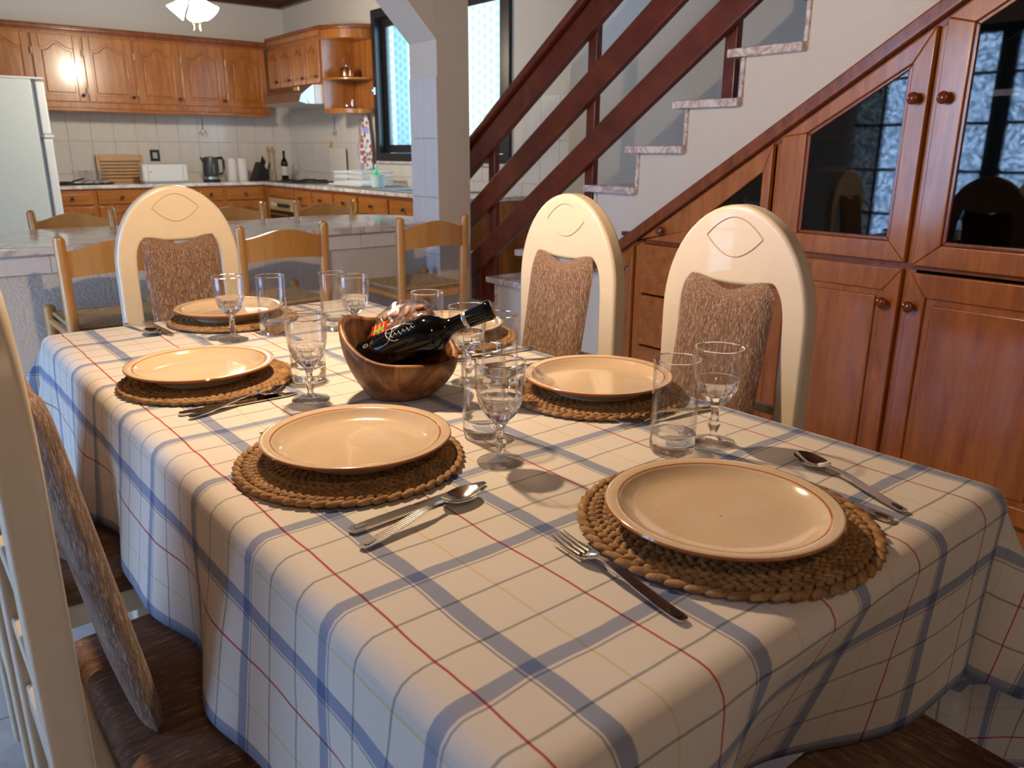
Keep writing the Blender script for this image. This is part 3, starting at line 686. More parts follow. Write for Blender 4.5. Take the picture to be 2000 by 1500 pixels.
def make_goblet(label, loc, rz=0, group='stemmed goblets on the dining table'):
    t = thing('goblet', label, 'glass', loc, rz, group)
    n = 40
    def fac(rr, z, a):
        k = 0
        if .058 < z < .112 and rr > .012: k = .075*(1-abs(z-.086)/.03)
        return rr*(1-k*abs(sin(a*6)) )
    outer = [(.0005, .0626), (.012, .0628), (.020, .070), (.027, .080), (.0290, .0861), (.031, .092), (.0322, .0985), (.0328, .1), (.0306, .1), (.0300, .0985), (.027, .092), (.0215, .084), (.013, .079), (.0005, .077)]
    MB().lathe(outer, 48, fn=fac, close=False).obj('faceted_bowl', 'glass', t, smooth=True, angle=12)
    MB().lathe([(.0328, .1003), (.0335, .106), (.0345, .125), (.0350, .146), (.0335, .146), (.0330, .125), (.0318, .106), (.0306, .1003)], 36, close=False).obj('cup_wall', 'thin', t, smooth=True, angle=60)
    MB().tube([(.0343*cos(a*pi/18), .0343*sin(a*pi/18), .1465) for a in range(36)], .0011, 6, closed=True).obj('rim', 'glass', t, smooth=True)
    def hexa(rr, z, a): return rr*(1-.10*abs(sin(a*3)))
    MB().lathe([(.0005, .0105), (.006, .0115), (.0055, .02), (.0085, .026), (.0095, .031), (.0062, .037), (.0055, .048), (.0085, .057), (.012, .0618), (.0005, .0625)], 24, fn=hexa, close=False).obj('stem', 'glass', t, smooth=True, angle=35)
    def foot(rr, z, a): return rr*(1-.018*abs(sin(a*5)))
    MB().lathe([(.0005, 0), (.031, 0), (.033, .0015), (.0325, .003), (.024, .0055), (.012, .010), (.0065, .0113), (.0005, .0114)], 40, fn=foot, close=False).obj('foot', 'glass', t, smooth=True, angle=35)
    return t
TZ = .7655
tums = [('plain tumbler beside the goblet between the two right front settings', (.85, .690)), ]
tl = [('clear tumbler standing just left of the goblet behind the nearest plate', (.856, .684)),
      ('clear tumbler right of the wooden bowl, behind the central goblet', (.681, .907)),
      ('clear tumbler left of the wooden bowl, directly behind a goblet', (.604, 1.355)),
      ('clear tumbler beside the plate at the far end of the table', (.708, 1.765)),
      ('clear tumbler standing left of the goblet at the far right, beyond the bowl', (.845, 1.72)),
      ('clear tumbler rising behind the packaged cake in the bowl', (.875, 1.357)),
      ('clear tumbler behind the bottle neck near the right far plate', (.852, 1.085))]
t0 = make_tumbler(tl[0][0], (*tl[0][1], TZ))
for k, (lb, p) in enumerate(tl[1:]): dup(t0, (*p, TZ), k*.4, lb)
gl_ = [('clear faceted goblet standing in the middle foreground, nearest of all', (.633, .805)),
       ('clear faceted goblet at the right, behind the nearest plate', (.930, .668)),
       ('clear faceted goblet left of the wooden bowl', (.551, 1.235)),
       ('clear faceted goblet in front of the plate at the far table end', (.609, 1.76)),
       ('clear faceted goblet behind the left rim of the wooden bowl', (.836, 1.60)),
       ('clear faceted goblet directly behind the bottle neck', (.828, 1.150))]
g0 = make_goblet(gl_[0][0], (*gl_[0][1], TZ))
for k, (lb, p) in enumerate(gl_[1:]): dup(g0, (*p, TZ), k*.3, lb)
wgl = dup(g0, (3.60, 8.02, WT+.001), 0, 'clear stemmed glass beside the wine bottle in the kitchen corner', 'glasses in the kitchen'); wgl.name = 'wine_glass'
# ------------------------------------------------------------------ back worktop items
tr_ = tag(MB().lathe([(.001, 0), (.19, 0), (.21, .012), (.212, .014), (.19, .006), (.001, .005)], 32, c=(0, 0, 0)).obj('tray', 'black', smooth=True), 'round black tray with tumblers next to the fridge', 'tray')
tr_.location = (1.69, 8.30, WT+.001)
for k, (dx, dy) in enumerate(((-.1, .02), (-.045, -.05), (.0, .05), (.04, -.06), (.1, -.01), (.14, .06))):
    d = dup(t0, (1.69+dx, 8.30+dy, WT+.008), 0, ['upturned tumbler at the left of the black tray', 'tumbler second from the left on the black tray', 'tumbler third from the left on the black tray', 'tumbler fourth from the left on the black tray', 'tumbler second from the right on the black tray', 'rightmost tumbler on the black tray'][k], 'tumblers on the black tray')
    d.name = 'drinking_glass'; d.scale = (1, 1, .8)
cb = thing('slatted_board', 'slatted wooden bread board leaning against the kitchen tiles', 'board', (2.03, 8.53, WT+.001), 0)
for a, b_ in (((-.21, 0), (-.18, .26)), ((.18, 0), (.21, .26)), ((-.18, 0), (.18, .035)), ((-.18, .2), (.18, .26))):
    MB().box((a[0], -.0, a[1]), (b_[0], .018, b_[1])).obj('frame_bar', 'beech', cb, bevel=.003, seg=1)
for k in range(5): MB().box((-.18, .002, .045+k*.031), (.18, .014, .067+k*.031)).obj('slat', 'beech', cb, bevel=.002, seg=1)
cb.rotation_euler = (radians(-6), 0, 0)
ts = thing('toaster', 'long white toaster on the kitchen worktop', 'toaster', (2.33, 8.22, WT+.001))
MB().box((-.21, -.07, .008), (.21, .07, .175)).obj('body', 'white', ts, bevel=.02, seg=3)
MB().box((-.2, -.06, 0), (.2, .06, .01)).obj('base', 'brushed', ts)
MB().box((-.15, -.012, .1745), (.15, .012, .1765)).obj('slot', 'black', ts)
MB().box((-.162, -.0715, .02), (-.159, -.07, .16)).box((.162, -.0715, .02), (.165, -.07, .16)).obj('seam', 'gask', ts)
MB().box((-.15, -.0715, .1), (-.125, -.07, .106)).obj('mark', 'gask', ts)
ke = thing('kettle', 'dark grey electric kettle on its base, on the kitchen worktop', 'kettle', (2.78, 8.2, WT+.001))
MB().lathe([(.08, 0), (.085, .008), (.08, .02), (.03, .022)], 24).obj('base', 'black', ke, smooth=True)
MB().lathe([(.062, .024), (.066, .026), (.066, .05), (.064, .052)], 24).obj('steel_band', 'brushed', ke, smooth=True)
MB().lathe([(.066, .05), (.075, .07), (.078, .12), (.072, .2), (.064, .235), (.03, .242), (.001, .244)], 24).obj('body', 'kettle', ke, smooth=True)
MB().tube([(.06, 0, .225), (.115, 0, .23), (.13, 0, .2), (.128, 0, .12), (.11, 0, .08), (.07, 0, .075)], [.014, .014, .014, .012, .011, .01], 8).obj('handle', 'black', ke, smooth=True)
MB().prism([(-.065, .225), (-.1, .24), (-.07, .17)], 'y', -.018, .018).obj('spout', 'kettle', ke, bevel=.004)
MB().box((-.006, -.0795, .08), (.006, -.0765, .17)).obj('gauge', 'gask', ke)
for k, x in enumerate((3.015, 3.124)):
    r_ = thing('paper_roll', ['white kitchen paper roll, left one beside the kettle', 'white kitchen paper roll, right one of the pair'][k], 'paper roll', (x, 8.27, WT+.001), 0, 'kitchen paper rolls')
    MB().lathe([(.05, 0), (.052, .003), (.052, .22), (.05, .223), (.02, .223), (.02, .19)], 28).obj('roll', 'paper', r_, smooth=True)
so = thing('wall_socket', 'black framed electric socket on the kitchen tiles above the toaster', 'socket', (2.37, YB-.009, 1.12))
MB().box((-.045, -.008, -.055), (.045, 0, .055)).obj('frame', 'black', so, bevel=.003)
MB().box((-.022, -.011, -.028), (.022, -.007, .028)).obj('insert', 'socket', so, bevel=.002)
pn = thing('pan_handle', 'black pan with thin handle behind the fridge edge', 'pan', (1.40, 8.10, WT+.001))
MB().lathe([(.001, 0), (.09, 0), (.11, .03), (.107, .03), (.088, .004), (.001, .004)], 24).obj('pan', 'black', pn, smooth=True)
MB().tube([(.1, -.02, .03), (.2, -.06, .06)], .007, 8).obj('handle', 'black', pn)
# teapot and small dish on the corner shelf
tpz = thing('copper_teapot', 'small shiny copper kettle on the upper corner shelf', 'teapot', (3.65, 6.9, 1.811))
MB().lathe([(.05, 0), (.064, .01), (.066, .06), (.055, .082), (.02, .09), (.001, .092)], 24).obj('body', 'copper', tpz, smooth=True)
MB().ball((0, 0, .1), .012, 10, 7).obj('lid_knob', 'silver', tpz, smooth=True)
MB().tube([(-.03, .045, .02), (-.05, .075, .04), (-.055, .085, .085)], [.011, .008, .006], 8).obj('spout', 'copper', tpz, smooth=True)
MB().tube([(-.0, .055, .07), (0, .06, .17), (0, .04, .2), (0, -.04, .2), (0, -.06, .17), (0, -.055, .07)], .004, 8).obj('handle', 'copper', tpz, smooth=True)
sd_ = thing('glass_dish', 'small glass cruet dish on the lower corner shelf', 'dish', (3.66, 6.88, 1.546))
MB().lathe([(.03, 0), (.07, .012), (.072, .014), (.03, .006), (.001, .006)], 20).obj('dish', 'glass', sd_, smooth=True)
MB().lathe([(.01, .006), (.012, .05), (.008, .06), (.011, .075), (.001, .08)], 12, c=(.01, -.02, 0)).obj('stopper', 'silver', sd_, smooth=True)
MB().lathe([(.012, .006), (.014, .03), (.006, .045), (.001, .048)], 12, c=(-.02, .03, 0)).obj('lid', 'silver', sd_, smooth=True)
# ------------------------------------------------------------------ fridge
fr = thing('fridge', 'tall pale fridge freezer seen from its side at the left edge', 'fridge', (.85, 7.45, 0))
MB(fr.location).box((.55, 7.13, .02), (1.15, 7.75, 1.68)).obj('body', 'fridge', fr, bevel=.008)
MB(fr.location).box((1.151, 7.14, .03), (1.172, 7.745, 1.655)).obj('gasket', 'gask', fr)
MB(fr.location).box((1.173, 7.125, 1.285), (1.235, 7.755, 1.665)).obj('freezer_door', 'white', fr, bevel=.012, seg=3)
MB(fr.location).box((1.173, 7.125, .05), (1.235, 7.755, 1.262)).obj('fridge_door', 'white', fr, bevel=.012, seg=3)
MB(fr.location).box((1.18, 7.112, 1.262), (1.245, 7.128, 1.284)).obj('hinge', 'white', fr, bevel=.003)
MB(fr.location).box((.55, 7.125, 1.681), (1.237, 7.755, 1.695)).obj('top_panel', 'white', fr, bevel=.004)
# ------------------------------------------------------------------ ceiling fan with lamp
fn_ = thing('ceiling_fan', 'ceiling fan with lit opal glass shades over the kitchen', 'ceiling fan', (2.09, 6.2, 0))
MB().lathe([(.05, 2.64), (.05, 2.6), (.015, 2.58), (.015, 2.42), (.09, 2.40), (.1, 2.33), (.07, 2.27), (.03, 2.22), (.001, 2.2)], 24).obj('motor', 'brass', fn_, smooth=True)
for k in range(4):
    a = .55+k*pi/2
    MB().prism([(.12, -.04), (.62, -.07), (.66, 0), (.62, .07), (.12, .04)], 'z', 2.36, 2.372, mat=Matrix.Rotation(a, 4, 'Z')).obj('blade', 'dark', fn_, bevel=.004)
for k, (a, mt_) in enumerate(((2.7, 'lamp'), (-.55, 'lampc'), (1.1, 'lamp'))):
    mt4 = Matrix.Translation((.045*cos(a), .045*sin(a), 2.2)) @ Matrix.Rotation(a, 4, 'Z') @ Matrix.Rotation(radians(138), 4, 'Y')
    MB().lathe([(.022, 0), (.032, .03), (.045, .07), (.068, .12), (.066, .122), (.042, .07), (.02, .01)], 18, mat=mt4, close=False).obj('shade', mt_, fn_, smooth=True)
    MB().ball((0, 0, .075), (.03, .03, .04), 12, 8, mat=mt4).obj('bulb', mt_, fn_, smooth=True)
for dx in (-.02, .03):
    MB().tube([(dx, -.03, 2.2), (dx, -.03, 2.04)], .0015, 5).obj('pull_chain', 'brass', fn_)
    MB().lathe([(.001, 0), (.006, .01), (.007, .03), (.002, .045)], 8, c=(dx, -.03, 1.998)).obj('pull_knob', 'brass', fn_, smooth=True)
# ------------------------------------------------------------------ breakfast bar
br = thing('breakfast_bar', 'long breakfast bar with marble top, tiled edge and rough plaster base', 'bar', (1.5, 4.4, 0))
Ob = br.location
BZ = .8115
far = [(-.6, 4.46), (.5, 4.44), (1.08, 4.37), (1.62, 4.32), (1.93, 4.38), (2.16, 4.38), (2.34, 4.3), (2.48, 4.14), (2.54, 3.83)]
MB(Ob).prism([(-.6, 3.60), (PX0-.009, 3.60), (PX0-.009, 3.78), (2.54, 3.78)]+far[::-1][:-1]+[(-.6, 4.46)], 'z', BZ-.032, BZ).obj('marble_top', 'marb', br, bevel=.005)
MB(Ob).box((-.58, 3.645, .700), (PX0-.01, 4.2, BZ-.0325)).obj('tile_backing', 'grout', br)
q = None
for k in range(15):
    x = PX0-.010-(k+1)*.2
    if q is None: q = MB().box((.001, -.007, .0), (.1985, 0, .077)).obj('tile', 'btile', br, bevel=.001, seg=1); q.location = Vector((x, 3.645, .701))-Ob
    else: inst(q, br, Vector((x, 3.645, .701))-Ob)
MB(Ob).box((-.58, 3.655, 0), (PX0-.010, 3.95, .699)).obj('plaster_base', 'bart', br)
# ------------------------------------------------------------------ rush seated bar chairs
def make_rush_chair(label, loc, rz=0):
    """faces +y; back posts at y = 0"""
    t = thing('rush_chair', label, 'chair', loc, rz, 'wooden rush seated chairs at the bar')
    for s_ in (-1, 1):
        MB().tube([(s_*.175, .02, 0), (s_*.18, 0, .48), (s_*.185, -.015, .87), (s_*.185, -.016, .881), (s_*.185, -.016, .887)], [.019, .0215, .0205, .017, .007], 14).obj('back_post', 'honey', t, smooth=True)
        MB().tube([(s_*.195, .36, 0), (s_*.195, .36, .575), (s_*.195, .36, .585)], [.018, .023, .013], 14).obj('front_leg', 'honey', t, smooth=True)
        MB().tube([(s_*.18, .0, .51), (s_*.195, .35, .52)], .014, 8).obj('side_rail', 'honey', t)
        MB().tube([(s_*.18, .01, .24), (s_*.195, .35, .24)], .010, 8).obj('stretcher', 'honey', t)
    for z0, z1, hump in ((.735, .842, .035),):
        n = 14; top = [(-.17+.34*k/n, z1-.012+hump*sin(pi*k/n)**1.6) for k in range(n+1)]; bot = [(-.17+.34*k/n, z0+.012*sin(pi*k/n)) for k in range(n+1)]
        m = MB(); vs = []; fs = []
        for k in range(n+1):
            u = -1+2*k/n; y = -.012-.028*(1-u*u)
            vs += [(top[k][0], y-.008, bot[k][1]), (top[k][0], y+.008, bot[k][1]), (top[k][0], y+.008, top[k][1]), (top[k][0], y-.008, top[k][1])]
        for k in range(n):
            b_ = 4*k
            for a_, c2 in ((0, 1), (1, 2), (2, 3), (3, 0)): fs.append((b_+a_, b_+4+a_, b_+4+c2, b_+c2))
        fs += [(0, 1, 2, 3), (4*n+3, 4*n+2, 4*n+1, 4*n)]
        m.add(vs, fs).obj('top_rail', 'honey', t, smooth=True, angle=50)
    MB().box((-.17, -.008, .495), (.17, .01, .53)).obj('back_rail', 'honey', t, bevel=.004)
    MB().box((-.19, .35, .505), (.19, .37, .54)).obj('front_rail', 'honey', t, bevel=.004)
    m = MB(); nn = 13
    for side in range(4):                       # rush cords wound round the four rails
        for k in range(nn):
            f = (k+.5)/nn
            if side == 0: a_, b_ = (-.18+.18*f, .0+.18*f), (.18-.18*f, .0+.18*f)
            elif side == 1: a_, b_ = (-.195+.195*f, .36-.18*f), (.195-.195*f, .36-.18*f)
            elif side == 2: a_, b_ = (-.185+.185*f, .18*f), (-.19+.19*f, .36-.18*f)
            else: a_, b_ = (.185-.185*f, .18*f), (.19-.19*f, .36-.18*f)
            zz = .550-.010*f
            m.tube([(*a_, zz), ((a_[0]+b_[0])/2, (a_[1]+b_[1])/2, zz-.003), (*b_, zz)], .0085, 6)
    o = m.obj('rush_seat', 'rushseat', t, smooth=True); o['kind'] = 'stuff'
    MB().box((-.17, .012, .522), (.17, .349, .538)).obj('seat_underside', 'rushseat', t)
    for y in (.0, .36): MB().tube([(-.178, y, .29), (.178, y, .29)], .010, 8).obj('stretcher', 'honey', t)
    return t
rc = make_rush_chair('honey wooden rush chair near the far left corner of the table, back to the camera', (.71, 3.22, 0))
dup(rc, (1.36, 3.22, 0), .0, 'honey wooden rush chair half behind the cream chair at the table end')
dup(rc, (2.095, 3.195, 0), .02, 'honey wooden rush chair standing alone beside the pillar')
dup(rc, (.84, 4.62, 0), pi, 'honey wooden rush chair on the kitchen side, near the fridge')
dup(rc, (1.665, 4.62, 0), pi, 'honey wooden rush chair on the kitchen side, in front of the oven')
dup(rc, (2.24, 4.60, 0), pi, 'honey wooden rush chair on the kitchen side with a yellow clip on its post')
yc = thing('yellow_clip', 'yellow hair clip hooked over the post of the far rush chair', 'clip', (2.285, 5.115, .80))
yc.location = (2.43, 4.615, .835)
MB().tube([(.02*cos(a)-.012, -.028, .045*sin(a)) for a in [(-1.2+.3*k) for k in range(9)]], .009, 8).obj('band', 'ydot', yc, smooth=True)
# ------------------------------------------------------------------ cupboard under the stairs (faces -x)
CX = 2.56
def cl_z(y): return .781+slope*(2.439-y)
u = thing('stair_cupboard', 'orange brown fitted cupboard with glass doors filling the space under the stairs', 'cupboard', (CX, 2.44, 0), R90)
# local x = 2.44 - world y, local -y = towards the room
L_ = lambda wy: 2.44-wy
lz = lambda lx: .781+slope*(lx+.001)
def lp(y, z): return (L_(y), z)
# carcass: back, shelves, bottom, top board
XE = L_(-.62)
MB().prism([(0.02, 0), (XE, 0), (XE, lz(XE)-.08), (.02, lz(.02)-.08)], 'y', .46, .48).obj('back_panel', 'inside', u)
MB().box((.02, .012, 0), (XE, .46, .09)).obj('plinth', 'cupy', u)
MB().box((.03, .012, .828), (XE, .455, .846)).obj('shelf', 'dark', u)
MB().box((1.3, .05, 1.34), (XE, .455, 1.358)).obj('shelf', 'cupy', u)
MB().box((.85, .05, 1.12), (1.28, .455, 1.134)).obj('shelf', 'inside', u)
def beam(m, p, q, h, y0, y1): m.prism([p, q, (q[0], q[1]-h), (p[0], p[1]-h)], 'y', y0, y1); return m
beam(MB(), (-.13, lz(-.13)), (XE, lz(XE)), .055, -.03, .03).obj('sloping_trim', 'trim', u, bevel=.007)
beam(MB(), (-.0, lz(0)-.056), (XE, lz(XE)-.056), .02, -.004, .46).obj('top_board', 'trim', u)
def stile(a, b, z0, name='upright'): return MB().prism([(a, z0), (b, z0), (b, lz(b)-.06), (a, lz(a)-.06)], 'y', 0.0, .02).obj(name, 'cup', u)
stile(.0, .055, 0); stile(.13, .175, 0); stile(.775, .805, 0); stile(1.27, 1.315, 0); stile(1.80, 1.85, 0)
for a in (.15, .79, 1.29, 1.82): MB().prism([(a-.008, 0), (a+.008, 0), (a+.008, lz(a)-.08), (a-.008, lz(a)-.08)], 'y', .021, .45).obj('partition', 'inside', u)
def quads(outer, inner, y0, y1, name, mat, parent, bevel=.004):
    m = MB(); n = len(outer)
    for i in range(n):
        j = (i+1) % n; m.prism([outer[i], outer[j], inner[j], inner[i]], 'y', y0, y1)
    return m.obj(name, mat, parent, bevel=bevel)
def glass_door(a, b, z0, ia, ib, iz0, ktuple, gtop):
    zt = lambda x: lz(x)-.068
    o_ = quads([(a, z0), (b, z0), (b, zt(b)), (a, zt(a))], [(ia, iz0), (ib, iz0), (ib, gtop(ib)), (ia, gtop(ia))], -.024, -.002, 'glass_door', 'cup', u)
    e = .012
    quads([(ia, iz0), (ib, iz0), (ib, gtop(ib)), (ia, gtop(ia))], [(ia+e, iz0+e), (ib-e, iz0+e), (ib-e, gtop(ib)-e*1.5), (ia+e, gtop(ia)-e*.6)], -.018, -.006, 'glazing_bead', 'trim', o_, .003)
    MB().prism([(ia, iz0), (ib, iz0), (ib, gtop(ib)), (ia, gtop(ia))], 'y', -.012, -.009).obj('glass_pane', 'pane', o_)
    if ktuple: knob('knob', 'redknob', o_, (ktuple[0], -.024, ktuple[1]), .019)
    return o_
gt = lambda x: 1.244+.60*(x-L_(1.544))
glass_door(.805, 1.282, .848, L_(1.544), L_(1.217), .911, (L_(1.191), 1.339), gt)
glass_door(1.308, 1.81, .842, L_(1.055), L_(.70), .909, (L_(1.103), 1.337), lambda x: min(gt(x), 9))
glass_door(1.84, 2.34, .842, 1.92, 2.26, .909, (2.30, 1.34), gt)
# small sloping glass door, knob at its narrow end
zt = lambda x: lz(x)-.068
o_ = quads([(.15, .826), (.772, .826), (.772, zt(.772)), (.15, zt(.15)+.0)], [(.44, .89), (L_(1.703), .89), (L_(1.703), zt(L_(1.703))-.075), (.44, .9)], -.024, -.002, 'glass_door', 'cup', u)
MB().prism([(.44, .89), (L_(1.703), .89), (L_(1.703), zt(L_(1.703))-.075), (.44, .9)], 'y', -.012, -.009).obj('glass_pane', 'pane', o_)
knob('knob', 'redknob', o_, (L_(2.145), -.024, .872), .019)
# lower fronts
def flat_door(a, b, z0, z1, kn, name='panel_door'):
    o_ = quads([(a, z0), (b, z0), (b, z1), (a, z1)], [(a+.055, z0+.06), (b-.055, z0+.06), (b-.055, z1-.075), (a+.055, z1-.075)], -.024, -.002, name, 'cup', u)
    MB().box((a+.05, -.012, z0+.055), (b-.05, -.004, z1-.07)).obj('panel_back', 'cup', o_)
    MB().box((a+.075, -.021, z0+.08), (b-.075, -.010, z1-.095)).obj('raised_panel', 'cup', o_, bevel=.009, seg=2)
    knob('knob', 'redknob', o_, (kn[0], -.024, kn[1]), .019)
    return o_
flat_door(.82, 1.28, .1, .828, (L_(1.20), .716)); flat_door(1.308, 1.81, .1, .82, (L_(1.115), .715)); flat_door(1.84, 2.34, .1, .82, (2.28, .715))
MB().box((.805, -.006, .8285), (1.81, .0, .8475)).box((.178, -.006, .8095), (.772, 0, .8265)).obj('divider', 'trim', u)
for k, (za, zb) in enumerate(((.60, .808), (.375, .592), (.1, .367))):
    dr = MB().box((.178, -.022, za), (.772, 0, zb)).obj('drawer', 'cupy', u, bevel=.005)
    knob('knob', 'redknob', dr, (.475, -.022, (za+zb)/2), .019)
o_ = quads([(.02, .1), (.13, .1), (.13, zt(.13)-.005), (.02, zt(.02)-.005)], [(.045, .16), (.105, .16), (.105, zt(.1)-.07), (.045, zt(.04)-.07)], -.02, -.002, 'narrow_panel', 'cup', u)
MB().prism([(.05, .165), (.1, .165), (.1, zt(.1)-.08), (.05, zt(.04)-.08)], 'y', -.012, -.004).obj('raised_panel', 'cup', o_, bevel=.004)
# ------------------------------------------------------------------ dining table and cloth
TX0, TX1, TY0, TY1 = .268, 1.112, .318, 2.105
tbl = thing('dining_table', 'dining table hidden under the checked cloth', 'table', ((TX0+TX1)/2, (TY0+TY1)/2, 0))
Ot = tbl.location
MB(Ot).box((TX0+.02, TY0+.02, .722), (TX1-.02, TY1-.02, .755)).obj('tabletop', 'cream', tbl, bevel=.008)
for sx in (TX0+.09, TX1-.14):
    for sy in (TY0+.12, TY1-.17): MB(Ot).box((sx, sy, 0), (sx+.06, sy+.06, .721)).obj('leg', 'cream', tbl, bevel=.006)
cm = MB(); ds = .012; DXL, DXR, DYN, DYF = .255, .50, .27, .26
def axis(a0, a1, d0, d1):
    L = []; v = a0-d0
    while v < a1+d1-1e-3:
        L.append(v); v += ds
    return L+[a1+d1]
ux, uy = axis(TX0, TX1, DXL, DXR), axis(TY0, TY1, DYN, DYF)
def ss(a, b, x): x = min(1, max(0, (x-a)/(b-a))); return x*x*(3-2*x)
Rr = .028
def hang(d, flare):
    """arc length d past the edge line -> (outward, down)"""
    arc = Rr*pi/2
    if d < arc: a = d/Rr; return Rr*sin(a), Rr*(1-cos(a))
    e = d-arc; return Rr+e*flare, Rr+e*sqrt(max(0, 1-flare*flare))
def perim(qx, qy, nx, ny):
    """position along the table edge"""
    return qx*1.0+qy*1.0
uvs = []; vs = []
E0 = Rr
for vy in uy:
    for vx in ux:
        qx = min(max(vx, TX0+E0), TX1-E0); qy = min(max(vy, TY0+E0), TY1-E0)
        dx, dy = vx-qx, vy-qy; d = sqrt(dx*dx+dy*dy)
        if d < 1e-9:
            z = .7650+.0006*sin(vx*31+vy*9)*sin(vy*17)
            vs.append((vx, vy, z)); uvs.append((vx, vy)); continue
        nx_, ny_ = dx/d, dy/d; e = max(0, d-Rr*1.4); amp = 0
        corner = abs(nx_) > .03 and abs(ny_) > .03
        if nx_ > .97: kk = 1-(1-.27/DXR)*ss(.40, .56, vy); d *= kk; e = max(0, d-Rr*1.4)
        if not corner:
            if abs(nx_) > abs(ny_):
                s = vy; ph = 1.0 if nx_ < 0 else 3.1
                w1 = sin(s*15.5+ph)+.45*sin(s*27+ph*2.2)
                fl_ = .10 if nx_ < 0 else .04
            else:
                s = vx; ph = .5 if ny_ < 0 else 2.0
                w1 = sin(s*11+ph)+.3*sin(s*21+ph); fl_ = .06 if ny_ > 0 else .06-.42*ss(.45, .62, vx)+.33*ss(.66, .95, vx)
            ed = min(vy-TY0, TY1-vy) if abs(nx_) > abs(ny_) else min(vx-TX0, TX1-vx)
            amp = (.03 if nx_ > .97 else .062)*w1*min(1, e/.12)**1.2
            if abs(ny_) > abs(nx_) and ny_ < 0: amp *= 1-.8*ss(.42, .6, vx)
            ho, dn = hang(d, fl_); ho += amp*e
            vs.append((qx+nx_*ho, qy+ny_*ho, .765-dn)); uvs.append((vx, vy))
        else:
            th = atan2(abs(ny_), abs(nx_))/(pi/2)           # 0 on the x side, 1 on the y side
            fold = .5-.5*cos(4*pi*th)                         # two lobes with a valley between
            lob = sin(pi*th)
            if nx_ > 0 and ny_ > 0: d *= .28/DXR; e *= .28/DXR
            if nx_ > 0 and ny_ < 0:                           # corner nearest the camera on the right
                fl_ = .10*(1-th)-.10*ss(.70, .95, th)+.42*math.exp(-((th-.42)/.24)**2)
                ho, dn = hang(d, fl_)
            else:
                ho, dn = hang(d, .08+.42*lob)
                ho *= 1+.35*(fold-.5)*min(1, e/.1)
            # fan the corner cloth out
            vs.append((qx+nx_*ho, qy+ny_*ho, .765-dn*(1-.06*lob))); uvs.append((vx, vy))
nx = len(ux); fs = []
for j in range(len(uy)-1):
    for i in range(nx-1): q = j*nx+i; fs.append((q, q+1, q+nx+1, q+nx))
cm.add(vs, fs)
tc = tag(cm.obj('tablecloth', 'cloth', smooth=True, angle=180), 'cream tablecloth with blue, red and green check lines draped over the table', 'tablecloth')
uvl = tc.data.uv_layers.new(name='UVMap')
for lp_ in tc.data.loops: uvl.data[lp_.index].uv = uvs[lp_.vertex_index]
sol = tc.modifiers.new('thickness', 'SOLIDIFY'); sol.thickness = .0012; sol.offset = -1
